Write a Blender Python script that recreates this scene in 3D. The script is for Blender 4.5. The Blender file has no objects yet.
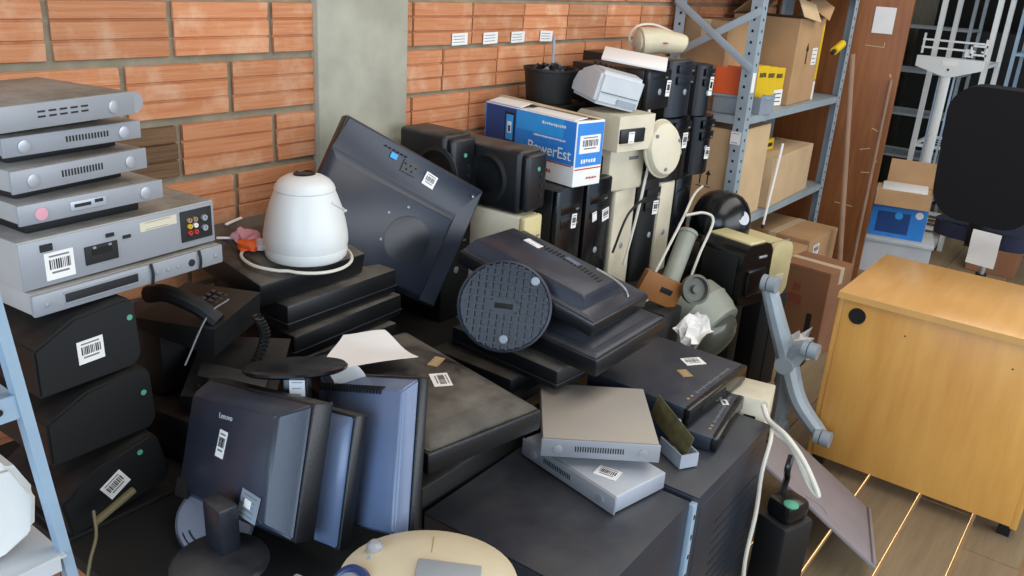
import bpy, bmesh, math, random
from mathutils import Vector, Matrix, Euler
R = math.radians
PI = math.pi
random.seed(7)
scene = bpy.context.scene
COL = scene.collection

# ---------------------------------------------------------------- camera
cam_data = bpy.data.cameras.new('camera')
cam = bpy.data.objects.new('camera', cam_data)
COL.objects.link(cam)
cam_data.sensor_width = 36.0
cam_data.lens = 849.35 / 1024 * 36.0
cam_data.clip_start = 0.02
pitch, roll, az = R(20.61), R(3.781), R(36.13)
fw = Vector((math.cos(pitch) * math.cos(az), math.cos(pitch) * math.sin(az), -math.sin(pitch)))
rt = Vector((math.sin(az), -math.cos(az), 0))
up = rt.cross(fw)
r2 = rt * math.cos(roll) + up * math.sin(roll)
u2 = up * math.cos(roll) - rt * math.sin(roll)
cm = Matrix((r2, u2, -fw)).transposed().to_4x4()
cm.translation = (0, -2.0, 1.75)
cam.matrix_world = cm
scene.camera = cam

# ---------------------------------------------------------------- sky, daylight, exposure
world = bpy.data.worlds.new('world')
scene.world = world
world.use_nodes = True
bg = world.node_tree.nodes['Background']
bg.inputs[0].default_value = (0.62, 0.80, 1.0, 1)
bg.inputs[1].default_value = 1.1


def area(name, loc, target, sx, sy, power, color):
    d = bpy.data.lights.new(name, 'AREA')
    d.shape = 'RECTANGLE'
    d.size, d.size_y, d.energy, d.color = sx, sy, power, color
    o = bpy.data.objects.new(name, d)
    COL.objects.link(o)
    o.location = loc
    o.rotation_euler = (Vector(target) - Vector(loc)).to_track_quat('-Z', 'Y').to_euler()
    return o


area('daylight_front_opening', (2.0, -5.6, 2.1), (2.4, -0.5, 0.9), 7.0, 2.2, 150, (0.97, 0.98, 1.0))
area('daylight_left_opening', (-2.9, -1.6, 2.0), (2.0, -0.9, 0.9), 4.0, 2.0, 130, (0.62, 0.79, 1.0))
area('overhead_fill', (3.2, -1.9, 3.15), (3.2, -1.9, 0.0), 5.5, 1.6, 85, (1.0, 0.96, 0.90))  # added overhead fill that brightens top faces; no roof panel exists here
lower = bpy.data.lights.new('lower_storey_lamp', 'POINT')
lower.energy, lower.color, lower.shadow_soft_size = 1400, (1.0, 0.72, 0.42), 0.15
lo = bpy.data.objects.new('lower_storey_lamp', lower)
COL.objects.link(lo)
lo.location = (3.2, -3.0, -0.9)

scene.view_settings.view_transform = 'Standard'
scene.view_settings.look = 'None'
scene.view_settings.exposure = 0.06
scene.view_settings.gamma = 1.0
scene.view_settings.use_curve_mapping = False

# ---------------------------------------------------------------- materials


def lin(h):
    h = h.lstrip('#')
    v = [int(h[i:i + 2], 16) / 255 for i in (0, 2, 4)]
    return tuple((c / 12.92 if c <= 0.04045 else ((c + 0.055) / 1.055) ** 2.4) for c in v) + (1,)


def new_mat(name):
    m = bpy.data.materials.new(name)
    m.use_nodes = True
    nt = m.node_tree
    return m, nt, nt.nodes['Principled BSDF']


def node(nt, kind, **kw):
    n = nt.nodes.new(kind)
    for k, v in kw.items():
        if k in n.inputs:
            n.inputs[k].default_value = v
        else:
            setattr(n, k, v)
    return n


def mixc(nt, fac, a, b, mode='MIX'):
    n = nt.nodes.new('ShaderNodeMix')
    n.data_type = 'RGBA'
    n.blend_type = mode
    for idx, v in ((0, fac), (6, a), (7, b)):
        if hasattr(v, 'is_linked'):
            nt.links.new(v, n.inputs[idx])
        else:
            n.inputs[idx].default_value = v
    return n.outputs[2]


def ramp(nt, src, a, b):
    n = nt.nodes.new('ShaderNodeMapRange')
    n.inputs[1].default_value, n.inputs[2].default_value = a, b
    nt.links.new(src, n.inputs[0])
    return n.outputs[0]


def math_(nt, op, a, b):
    n = nt.nodes.new('ShaderNodeMath')
    n.operation = op
    for i, v in enumerate((a, b)):
        if hasattr(v, 'is_linked'):
            nt.links.new(v, n.inputs[i])
        else:
            n.inputs[i].default_value = v
    return n.outputs[0]


def surf(name, color, rough=0.45, metal=0.0, var=0.12, scale=9.0, dust=0.0, dustcol='8a7f70', bump=0.0, bscale=60.0, spec=0.5):
    """plain surface: slight colour variation, settled dust on upward faces, fine relief"""
    m, nt, p = new_mat(name)
    c = lin(color)
    tc = node(nt, 'ShaderNodeTexCoord')
    nz = node(nt, 'ShaderNodeTexNoise', Scale=scale, Detail=4.0)
    nt.links.new(tc.outputs['Object'], nz.inputs['Vector'])
    dark = tuple(x * (1 - var) for x in c[:3]) + (1,)
    lite = tuple(min(1, x * (1 + var)) for x in c[:3]) + (1,)
    out = mixc(nt, ramp(nt, nz.outputs[0], 0.3, 0.7), dark, lite)
    rg = None
    if dust > 0:
        g = node(nt, 'ShaderNodeNewGeometry')
        s = node(nt, 'ShaderNodeSeparateXYZ')
        nt.links.new(g.outputs['Normal'], s.inputs[0])
        n2 = node(nt, 'ShaderNodeTexNoise', Scale=5.0, Detail=6.0, Roughness=0.65)
        nt.links.new(tc.outputs['Object'], n2.inputs['Vector'])
        upm = ramp(nt, s.outputs[2], 0.35, 0.9)
        fac = math_(nt, 'MULTIPLY', upm, math_(nt, 'MULTIPLY', ramp(nt, n2.outputs[0], 0.34, 0.66), dust))
        out = mixc(nt, fac, out, lin(dustcol))
        rg = math_(nt, 'ADD', rough, math_(nt, 'MULTIPLY', fac, 0.35))
    nt.links.new(out, p.inputs['Base Color'])
    if rg is not None:
        nt.links.new(rg, p.inputs['Roughness'])
    else:
        p.inputs['Roughness'].default_value = rough
    p.inputs['Metallic'].default_value = metal
    p.inputs['Specular IOR Level'].default_value = spec
    if bump:
        nb = node(nt, 'ShaderNodeTexNoise', Scale=bscale, Detail=3.0)
        nt.links.new(tc.outputs['Object'], nb.inputs['Vector'])
        b = node(nt, 'ShaderNodeBump', Strength=bump, Distance=0.003)
        nt.links.new(nb.outputs[0], b.inputs['Height'])
        nt.links.new(b.outputs[0], p.inputs['Normal'])
    return m


def wood(name, light, dark, scale=(1.0, 14.0, 14.0), rough=0.5, coords='Object'):
    m, nt, p = new_mat(name)
    tc = node(nt, 'ShaderNodeTexCoord')
    mp = node(nt, 'ShaderNodeMapping')
    mp.inputs['Scale'].default_value = scale
    nt.links.new(tc.outputs[coords], mp.inputs['Vector'])
    nz = node(nt, 'ShaderNodeTexNoise', Scale=3.0, Detail=6.0, Roughness=0.6)
    nt.links.new(mp.outputs[0], nz.inputs['Vector'])
    n2 = node(nt, 'ShaderNodeTexNoise', Scale=1.7, Detail=2.0)
    nt.links.new(tc.outputs[coords], n2.inputs['Vector'])
    f = math_(nt, 'ADD', math_(nt, 'MULTIPLY', nz.outputs[0], 0.6), math_(nt, 'MULTIPLY', n2.outputs[0], 0.4))
    out = mixc(nt, ramp(nt, f, 0.35, 0.65), lin(dark), lin(light))
    nt.links.new(out, p.inputs['Base Color'])
    p.inputs['Roughness'].default_value = rough
    return m


def brick_mat(name, a, b, c):
    m, nt, p = new_mat(name)
    tc = node(nt, 'ShaderNodeTexCoord')
    oi = node(nt, 'ShaderNodeObjectInfo')
    add = node(nt, 'ShaderNodeVectorMath', operation='ADD')
    nt.links.new(tc.outputs['Object'], add.inputs[0])
    nt.links.new(oi.outputs['Location'], add.inputs[1])
    mp = node(nt, 'ShaderNodeMapping')
    mp.inputs['Scale'].default_value = (2.0, 8.0, 60.0)
    nt.links.new(add.outputs[0], mp.inputs['Vector'])
    streak = node(nt, 'ShaderNodeTexNoise', Scale=2.2, Detail=5.0, Roughness=0.6)
    nt.links.new(mp.outputs[0], streak.inputs['Vector'])
    blot = node(nt, 'ShaderNodeTexNoise', Scale=9.0, Detail=4.0, Roughness=0.6)
    nt.links.new(add.outputs[0], blot.inputs['Vector'])
    base = mixc(nt, ramp(nt, streak.outputs[0], 0.3, 0.7), lin(a), lin(b))
    base = mixc(nt, math_(nt, 'MULTIPLY', ramp(nt, blot.outputs[0], 0.5, 0.75), 0.75), base, lin(c))
    v = node(nt, 'ShaderNodeHueSaturation')
    nt.links.new(base, v.inputs['Color'])
    nt.links.new(ramp_out(nt, oi.outputs['Random'], 0.82, 1.14), v.inputs['Value'])
    nt.links.new(v.outputs[0], p.inputs['Base Color'])
    p.inputs['Roughness'].default_value = 0.85
    bp = node(nt, 'ShaderNodeBump', Strength=0.5, Distance=0.003)
    nt.links.new(streak.outputs[0], bp.inputs['Height'])
    nt.links.new(bp.outputs[0], p.inputs['Normal'])
    return m


def ramp_out(nt, src, lo_, hi_):
    n = nt.nodes.new('ShaderNodeMapRange')
    n.inputs[3].default_value, n.inputs[4].default_value = lo_, hi_
    nt.links.new(src, n.inputs[0])
    return n.outputs[0]


M = dict(
    brick=brick_mat('brick_clay', 'ba7247', 'ce9066', 'dcb898'),
    brick_dark=brick_mat('brick_broken', '4a3626', '7a5a3c', '5a4632'),
    mortar=surf('mortar', '857c68', 0.95, var=0.2, scale=14, bump=0.6, bscale=90),
    concrete=surf('concrete', 'a3a08f', 0.9, var=0.22, scale=5, bump=0.3, bscale=50),
    black=surf('black_plastic', '101216', 0.33, dust=0.35, dustcol='5c5750', bump=0.15, bscale=220),
    black_matte=surf('matte_black_plastic', '0a0b0c', 0.55, dust=0.25, dustcol='5a554c'),
    black_dusty=surf('dusty_black_plastic', '0f1114', 0.4, dust=0.85, dustcol='6e685e'),
    black_gloss=surf('glossy_black_plastic', '0c0d10', 0.22, dust=0.2, dustcol='6b665e'),
    charcoal=surf('charcoal_plastic', '1b1f27', 0.30, var=0.15, scale=4, dust=0.4, dustcol='6b665e', bump=0.15, bscale=260),
    bluegrey=surf('blue_grey_plastic_and_sheen', '596884', 0.28, var=0.15, scale=4, dust=0.4, dustcol='6b665e'),  # leaning monitors are black: their blue sky sheen is put into this colour
    case=surf('black_painted_steel', '282e39', 0.36, var=0.25, scale=3, dust=0.55, dustcol='504d4a', metal=0.0),
    silver=surf('silver_paint', '94979c', 0.42, metal=0.15, var=0.06, dust=0.55, dustcol='847a6a'),
    silver_dusty=surf('dust_covered_silver', 'a3a09b', 0.5, metal=0.0, var=0.08, dust=1.0, dustcol='6f675b'),
    silver_tan=surf('tan_dusted_silver', 'a09a92', 0.5, metal=0.0, var=0.06, dust=0.7, dustcol='9d9283'),
    slate=surf('slate_black_plastic', '262c39', 0.36, dust=0.35, dustcol='5c5750', bump=0.1, bscale=220),
    zinc=surf('zinc_plate', 'b4bac4', 0.4, metal=0.35, var=0.08, dust=0.3, dustcol='9a948a'),
    chrome=surf('bright_metal', 'b4b6ba', 0.3, metal=0.5, var=0.03),
    beige=surf('aged_beige_plastic', 'cfc6ae', 0.5, var=0.08, dust=0.35, dustcol='8a7f6c'),
    cream=surf('cream_plastic', 'd0c4a6', 0.4, var=0.07, dust=0.2, dustcol='a08e70'),
    ivory=surf('yellowed_plastic', 'cdc08e', 0.5, var=0.1, dust=0.2),
    white=surf('white_plastic', 'd9dbd8', 0.35, var=0.04),
    whitegrey=surf('pale_grey_plastic', 'bfc3c6', 0.45, var=0.06, dust=0.2),
    paper=surf('paper', 'e6e4e0', 0.8, var=0.03),
    kraft=surf('kraft_cardboard', 'b08a62', 0.85, var=0.1, scale=6),
    kraft_dark=surf('brown_cardboard', '8a5f42', 0.85, var=0.12, scale=6),
    kraft_pale=surf('pale_cardboard', 'c8ab84', 0.85, var=0.08, scale=6),
    tape=surf('packing_tape', 'c9b596', 0.3, var=0.05),
    steelgrey=surf('grey_painted_steel', '93a0a8', 0.45, var=0.1, scale=7, dust=0.3, dustcol='8a8272'),
    paleblue=surf('pale_blue_painted_steel', '8ea4b6', 0.5, var=0.08),
    galv=surf('galvanised_grey', '8d97a0', 0.5, metal=0.2, var=0.1),
    red_brown=wood('red_brown_board', '9a5f30', '7c4822', scale=(14, 14, 1.2), rough=0.5),
    maroon=surf('dark_maroon_board', '40231c', 0.6, var=0.1),
    desk=wood('oak_veneer', 'dba556', 'c68c42', scale=(5, 5, 0.7), rough=0.38),
    desktop=wood('oak_veneer_top', 'dcae70', 'cb9a5c', scale=(5, 0.7, 5), rough=0.22),
    deskedge=surf('oak_edge_band', 'c99a58', 0.45, var=0.06),
    plank=wood('floor_board', '8d7a5c', '75634a', scale=(1.2, 12, 12), rough=0.75),
    stick=surf('bare_stick', '8e6f58', 0.7, var=0.12),
    void=surf('black_void', '050506', 0.8, var=0.0),
    dark=surf('dark_board', '15120f', 0.8, var=0.2),
    ceiling=surf('dark_ceiling', '5c5650', 0.9, var=0.1),
    orange=surf('orange_card', 'd8591c', 0.6, var=0.06),
    orange_w=surf('orange_wood', '8a5828', 0.6, var=0.12),
    yellow=surf('yellow_card', 'd9b414', 0.55, var=0.05),
    blue=surf('blue_card', '2b7fce', 0.45, var=0.12, scale=4),
    blue_dark=surf('deep_blue_card', '15407a', 0.45, var=0.15, scale=4),
    cyan=surf('sky_blue_card', '2f9be0', 0.45, var=0.08),
    navy=surf('navy_trim', '2a3a66', 0.35, var=0.05),
    red=surf('red_print', 'b8352a', 0.6, var=0.0),
    red_faded=surf('faded_red_print', '8a4634', 0.8, var=0.1),
    ink=surf('black_ink', '1a1a1c', 0.7, var=0.0),
    greyink=surf('grey_ink', '6f7176', 0.7, var=0.0),
    green=surf('green_dot', '4f9a7c', 0.6, var=0.0),
    pcb=surf('green_circuit_board', '5c5536', 0.6, var=0.35, scale=40),
    cord=surf('white_cord', 'd2cdbf', 0.5, var=0.05),
    cord_grey=surf('grey_cord', '8d8a82', 0.5, var=0.05),
    cord_black=surf('black_cord', '101113', 0.5, var=0.05),
    fabric=surf('black_upholstery', '0d0e13', 0.95, var=0.15, scale=30, bump=0.5, bscale=400),
    fabric_b=surf('navy_upholstery', '1b2138', 0.9, var=0.15, scale=30, bump=0.4, bscale=400),
    greyv=surf('grey_green_plastic', '8b9084', 0.45, var=0.1, dust=0.3),
    gloss_dome=surf('dark_glossy_shell', '4a4b42', 0.12, var=0.05),
    tube=surf('grey_chair_metal', '9aa4aa', 0.42, var=0.1, metal=0.1, dust=0.3),
    disc_grey=surf('grey_lilac_plastic', '666b79', 0.45, var=0.1, dust=0.3),
    olive=surf('dull_olive_plastic', '6a6345', 0.6, var=0.1),
    dim_grey=surf('dim_grey_plastic', '55574f', 0.5, var=0.1),
    caster=surf('caster_plastic', '8f989f', 0.45, var=0.08),
    pink=surf('pink_sheet', 'd59aa6', 0.6, var=0.1),
    tan=surf('tan_sticker', 'a5895e', 0.6, var=0.1),
    brownboard=surf('grey_lilac_board', '7d7478', 0.6, var=0.08, dust=0.3),
)

# ---------------------------------------------------------------- mesh builder


class MB:
    def __init__(s):
        s.bm = bmesh.new()
        s.mats = []

    def mi(s, m):
        m = M[m] if isinstance(m, str) else m
        if m not in s.mats:
            s.mats.append(m)
        return s.mats.index(m)

    def box(s, c, size, m, rot=None, bev=0.0, seg=2):
        mi = s.mi(m)
        n0 = len(s.bm.faces)
        T = Matrix.Translation(c)
        if rot:
            T = T @ Euler(rot).to_matrix().to_4x4()
        T = T @ Matrix.Diagonal((size[0], size[1], size[2], 1))
        g = bmesh.ops.create_cube(s.bm, size=1.0, matrix=T)
        fs = set(f for v in g['verts'] for f in v.link_faces)
        for f in fs:
            f.material_index = mi
        if bev:
            ed = list(set(e for v in g['verts'] for e in v.link_edges))
            r = bmesh.ops.bevel(s.bm, geom=ed, offset=min(bev, min(size) * 0.45), segments=seg, profile=0.5, affect='EDGES', clamp_overlap=True)
            for f in r['faces']:
                f.material_index = mi
        return s

    def cyl(s, p0, p1, r, m, r2=None, n=16):
        return s.tube([p0, p1], r, m, n, radii=[r, r if r2 is None else r2])

    def tube(s, pts, r, m, n=6, radii=None, cap=True, flat=1.0):
        mi = s.mi(m)
        P = [Vector(p) for p in pts]
        rings = []
        t = (P[1] - P[0]).normalized()
        a = Vector((0, 0, 1)) if abs(t.z) < 0.9 else Vector((1, 0, 0))
        u = t.cross(a).normalized()
        for i, p in enumerate(P):
            if i == 0:
                tt = P[1] - P[0]
            elif i == len(P) - 1:
                tt = P[-1] - P[-2]
            else:
                tt = P[i + 1] - P[i - 1]
            tt.normalize()
            u = (u - tt * u.dot(tt)).normalized()
            w = tt.cross(u)
            rr = radii[i] if radii else r
            rings.append([s.bm.verts.new(p + (u * math.cos(2 * PI * k / n) + w * math.sin(2 * PI * k / n) * flat) * rr) for k in range(n)])
        for i in range(len(rings) - 1):
            for k in range(n):
                f = s.bm.faces.new((rings[i][k], rings[i][(k + 1) % n], rings[i + 1][(k + 1) % n], rings[i + 1][k]))
                f.material_index = mi
        if cap:
            s.bm.faces.new(rings[0][::-1]).material_index = mi
            s.bm.faces.new(rings[-1]).material_index = mi
        return s

    def lathe(s, prof, m, n=28, T=None, sx=1.0, sy=1.0):
        """prof: list of (radius, z) from bottom to top"""
        mi = s.mi(m)
        T = T or Matrix()
        rings = []
        for r, z in prof:
            if r < 1e-6:
                rings.append([s.bm.verts.new(T @ Vector((0, 0, z)))])
            else:
                rings.append([s.bm.verts.new(T @ Vector((r * sx * math.cos(2 * PI * k / n), r * sy * math.sin(2 * PI * k / n), z))) for k in range(n)])
        for a, b in zip(rings, rings[1:]):
            for k in range(n):
                k2 = (k + 1) % n
                if len(a) == 1 and len(b) == 1:
                    continue
                if len(a) == 1:
                    f = s.bm.faces.new((a[0], b[k2], b[k]))
                elif len(b) == 1:
                    f = s.bm.faces.new((a[k], a[k2], b[0]))
                else:
                    f = s.bm.faces.new((a[k], a[k2], b[k2], b[k]))
                f.material_index = mi
        for ring, rev in ((rings[0], True), (rings[-1], False)):
            if len(ring) > 1:
                s.bm.faces.new(ring[::-1] if rev else ring).material_index = mi
        return s

    def prism(s, poly, a0, a1, m, axis='y', taper=1.0):
        """poly: 2-D outline; extruded along axis from a0 to a1"""
        mi = s.mi(m)
        cx = sum(p[0] for p in poly) / len(poly)
        cy = sum(p[1] for p in poly) / len(poly)

        def P(p, a, k):
            u, v = cx + (p[0] - cx) * k, cy + (p[1] - cy) * k
            return {'x': (a, u, v), 'y': (u, a, v), 'z': (u, v, a)}[axis]
        A = [s.bm.verts.new(P(p, a0, 1.0)) for p in poly]
        B = [s.bm.verts.new(P(p, a1, taper)) for p in poly]
        n = len(poly)
        fs = [s.bm.faces.new(A), s.bm.faces.new(B[::-1])]
        for k in range(n):
            fs.append(s.bm.faces.new((A[k], B[k], B[(k + 1) % n], A[(k + 1) % n])))
        for f in fs:
            f.material_index = mi
        return s

    def loft(s, rects, m, cap=True):
        """rects: list of (y, x0, x1, z0, z1)"""
        mi = s.mi(m)
        rings = [[s.bm.verts.new(p) for p in ((x0, y, z0), (x1, y, z0), (x1, y, z1), (x0, y, z1))] for y, x0, x1, z0, z1 in rects]
        fs = []
        for a, b in zip(rings, rings[1:]):
            for k in range(4):
                fs.append(s.bm.faces.new((a[k], a[(k + 1) % 4], b[(k + 1) % 4], b[k])))
        if cap:
            fs += [s.bm.faces.new(rings[0][::-1]), s.bm.faces.new(rings[-1])]
        for f in fs:
            f.material_index = mi
        return s

    def grid(s, fn, nu, nv, m, thick=0.0):
        """sheet from fn(u,v)->point, u,v in 0..1"""
        mi = s.mi(m)
        L = []
        for lay in range(2 if thick else 1):
            L.append([[s.bm.verts.new(Vector(fn(i / nu, j / nv)) - Vector((0, 0, thick * lay))) for j in range(nv + 1)] for i in range(nu + 1)])
        for lay, V in enumerate(L):
            for i in range(nu):
                for j in range(nv):
                    q = (V[i][j], V[i + 1][j], V[i + 1][j + 1], V[i][j + 1])
                    s.bm.faces.new(q if lay == 0 else q[::-1]).material_index = mi
        if thick:
            A, B = L
            rim = [(i, 0) for i in range(nu)] + [(nu, j) for j in range(nv)] + [(i, nv) for i in range(nu, 0, -1)] + [(0, j) for j in range(nv, 0, -1)]
            for k in range(len(rim)):
                (a, b), (c, d) = rim[k], rim[(k + 1) % len(rim)]
                s.bm.faces.new((A[c][d], A[a][b], B[a][b], B[c][d])).material_index = mi
        return s

    def build(s, name, parent=None, loc=(0, 0, 0), rot=(0, 0, 0), smooth=35):
        bmesh.ops.recalc_face_normals(s.bm, faces=s.bm.faces[:])
        me = bpy.data.meshes.new(name)
        s.bm.to_mesh(me)
        s.bm.free()
        for m in s.mats:
            me.materials.append(m)
        if smooth:
            me.polygons.foreach_set('use_smooth', [True] * len(me.polygons))
            me.set_sharp_from_angle(angle=R(smooth))
        o = bpy.data.objects.new(name, me)
        COL.objects.link(o)
        o.location = loc
        o.rotation_euler = rot
        if parent:
            o.parent = parent
        return o


def tag(o, label, cat, group=None):
    o['label'] = label
    o['category'] = cat
    if group:
        o['group'] = group
    return o


def thing(name, label, cat, loc=(0, 0, 0), rot=(0, 0, 0), group=None):
    o = bpy.data.objects.new(name, None)
    o.empty_display_size = 0.05
    COL.objects.link(o)
    o.location = loc
    o.rotation_euler = tuple(R(a) for a in rot)
    return tag(o, label, cat, group)


def struct(o):
    o['kind'] = 'structure'
    return o


def curve(pts, k=6):
    """Catmull-Rom through pts"""
    P = [Vector(p) for p in pts]
    P = [P[0] * 2 - P[1]] + P + [P[-1] * 2 - P[-2]]
    out = []
    for i in range(1, len(P) - 2):
        for j in range(k):
            t = j / k
            a, b, c, d = P[i - 1:i + 3]
            out.append(0.5 * ((2 * b) + (c - a) * t + (2 * a - 5 * b + 4 * c - d) * t * t + (3 * b - a - 3 * c + d) * t ** 3))
    out.append(P[-2])
    return out


UPF = (R(-90), 0, 0)     # turns a label that faces -y so that it faces up


def sticker(parent, loc, w, h, rot=(0, 0, 0), bars=True, m='paper', name='barcode_label', lines=0):
    """thin paper label in its own xz plane, facing -y"""
    b = MB().box((0, 0, 0), (w, 0.0012, h), m)
    rnd = random.Random(int(w * 1e5) + int(abs(loc[0]) * 1e4))
    if bars:
        x = -w * 0.36
        while x < w * 0.36:
            t = rnd.choice((0.02, 0.035, 0.05)) * w
            b.box((x + t / 2, -0.0007, 0.06 * h), (t, 0.0006, h * 0.36), 'ink')
            x += t + rnd.choice((0.025, 0.04)) * w
        b.box((0, -0.0007, -h * 0.24), (w * 0.6, 0.0006, h * 0.07), 'greyink')
        b.box((0, -0.0007, h * 0.36), (w * 0.7, 0.0006, h * 0.06), 'greyink')
    for k in range(lines):
        b.box((-w * 0.05 * (k % 3), -0.0007, h * (0.36 - 0.72 * k / max(1, lines - 1))), (w * (0.7 - 0.1 * (k % 2)), 0.0006, h * 0.05), 'greyink')
    return b.build(name, parent, loc, rot, smooth=0)


def lettering(text, size, m, parent, loc, rot=(0, 0, 0), name='lettering', sx=1.0, bold=0.0):
    """flat raised letters; by default upright and facing -y"""
    cu = bpy.data.curves.new('lettering', 'FONT')
    cu.body = text
    cu.size = size
    cu.extrude = 0.0004
    cu.offset = bold
    cu.align_x = 'CENTER'
    cu.align_y = 'CENTER'
    t = bpy.data.objects.new('lettering_source', cu)
    COL.objects.link(t)
    me = bpy.data.meshes.new_from_object(t.evaluated_get(bpy.context.evaluated_depsgraph_get()))
    bpy.data.objects.remove(t)
    bpy.data.curves.remove(cu)
    me.materials.clear()
    me.materials.append(M[m])
    me.transform(Matrix.Rotation(R(90), 4, 'X') @ Matrix.Diagonal((sx, 1, 1, 1)))
    o = bpy.data.objects.new(name, me)
    COL.objects.link(o)
    o.location, o.rotation_euler = loc, rot
    o.parent = parent
    return o


def copy_tree(o, parent=None):
    c = o.copy()
    COL.objects.link(c)
    if parent:
        c.parent = parent
    for ch in list(o.children):
        copy_tree(ch, c)
    return c


# ================================================================ THE SETTING
# brick wall: mortar backing with every brick a piece of its own
wall = struct(MB().box((4.0, 0.075, 1.2), (16.0, 0.13, 4.4), 'mortar').build('wall_left', smooth=0))


def brick_mesh(L, h, jit, m):
    rnd = random.Random(jit)
    g, d = 0.008, 0.009
    prof = []
    for k in range(3):
        z0, z1 = h * k / 3, h * (k + 1) / 3
        o = rnd.uniform(-0.0012, 0.0012)
        prof += [(d * 0.8, z0 + g * 0.2), (o, z0 + g * 0.5), (o, z1 - g * 0.5), (d * 0.8, z1 - g * 0.2)]
    prof += [(0.03, h), (0.03, 0)]
    b = MB().prism(prof, 0, L, m, axis='x')
    for v in b.bm.verts:
        v.co.x += rnd.uniform(-0.002, 0.002)
    return b


def brick_obj(L, h, seed, m):
    o = brick_mesh(L, h, seed, m).build('brick', wall, smooth=0)
    return o


zrow1 = 1.487
CH = 0.1525
protos = {}
first_used = set()
stuff = MB()
n_bricks = 0
for row in range(-9, 9):
    z = zrow1 + row * CH
    for side in (0, 1):
        h = 0.137 if side == 0 else 0.143
        gap = 0.017 if side == 0 else 0.009
        ph = ((0.037, 0.200) if side == 0 else (0.0, 0.150))[row % 2]
        lo_x, hi_x = (-0.5, 1.70) if side == 0 else (2.055, 5.6)
        x = lo_x - ((lo_x - ph) % 0.30)
        while x < hi_x:
            a, b = max(x + gap / 2, lo_x), min(x + 0.30 - gap / 2, hi_x)
            x += 0.30
            if b - a < 0.03:
                continue
            vis = 0.55 < z < 2.1 and (a > 0.2)
            key = (round(b - a, 2), side, int(random.random() * 3) if b - a > 0.27 else 0)
            broken = side == 0 and row == -2 and 0.9 < a < 1.1
            if vis and n_bricks < 290:
                if broken:
                    bb = brick_mesh(b - a, h, 99, 'brick_dark')
                    for v in bb.bm.verts:
                        if v.co.y < 0.02:
                            v.co.y += random.uniform(-0.008, 0.0) if v.co.y < 0.005 else 0.0
                    o = bb.build('brick', wall, smooth=0)
                elif key in protos:
                    o = protos[key].copy()
                    COL.objects.link(o)
                else:
                    o = brick_obj(b - a, h, hash(key) % 1000, 'brick')
                    protos[key] = o
                o.location = (a, random.uniform(-0.002, 0.002), z)
                n_bricks += 1
            else:
                stuff.box(((a + b) / 2, 0.015, z + h / 2), (b - a, 0.03, h), 'brick')
st = stuff.build('brick', wall, smooth=0)
st['kind'] = 'stuff'

pil = MB().box((1.872, 0.03, 1.2), (0.372, 0.10, 4.4), 'concrete', bev=0.006)
struct(pil.build('trim_1'))['label'] = 'bare grey concrete pillar standing in the brick wall'

# floor of planks with open joints, over a lit storey below
floor = struct(MB().box((3.5, -2.2, -0.06), (0.06, 4.6, 0.06), 'dark').box((6.5, -2.2, -0.06), (0.06, 4.6, 0.06), 'dark').box((0.5, -2.2, -0.06), (0.06, 4.6, 0.06), 'dark').build('floor', smooth=0))
pw = 0.186
pp = {}
for i in range(-1, 24):
    y1 = -1.47 + 0.186 * 8 - i * pw
    brk = 2.0 + (i * 1.37) % 1.6
    for x0, x1 in ((-1.2, brk), (brk, brk + 3.6), (brk + 3.6, 9.4)):
        b = MB().box((0, 0, 0), (x1 - x0 - 0.005, pw - (0.013 if 6 < i < 13 else 0.004), 0.022), 'plank')
        o = b.build('floor_plank', floor, smooth=0)
        o.location = ((x0 + x1) / 2, y1 - pw / 2, -0.011 + random.uniform(-0.001, 0.001))
struct(MB().box((4, -2.5, -2.65), (14, 9, 0.1), 'plank').build('floor_lower_storey', smooth=0))
struct(MB().box((3.6, -2.6, 3.25), (13.0, 6.6, 0.1), 'ceiling').build('ceiling', smooth=0))
struct(MB().box((9.6, -2.6, 1.3), (0.12, 6.6, 4.0), 'dark').build('wall_back', smooth=0))

# ================================================================ KINDS OF THING


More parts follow.
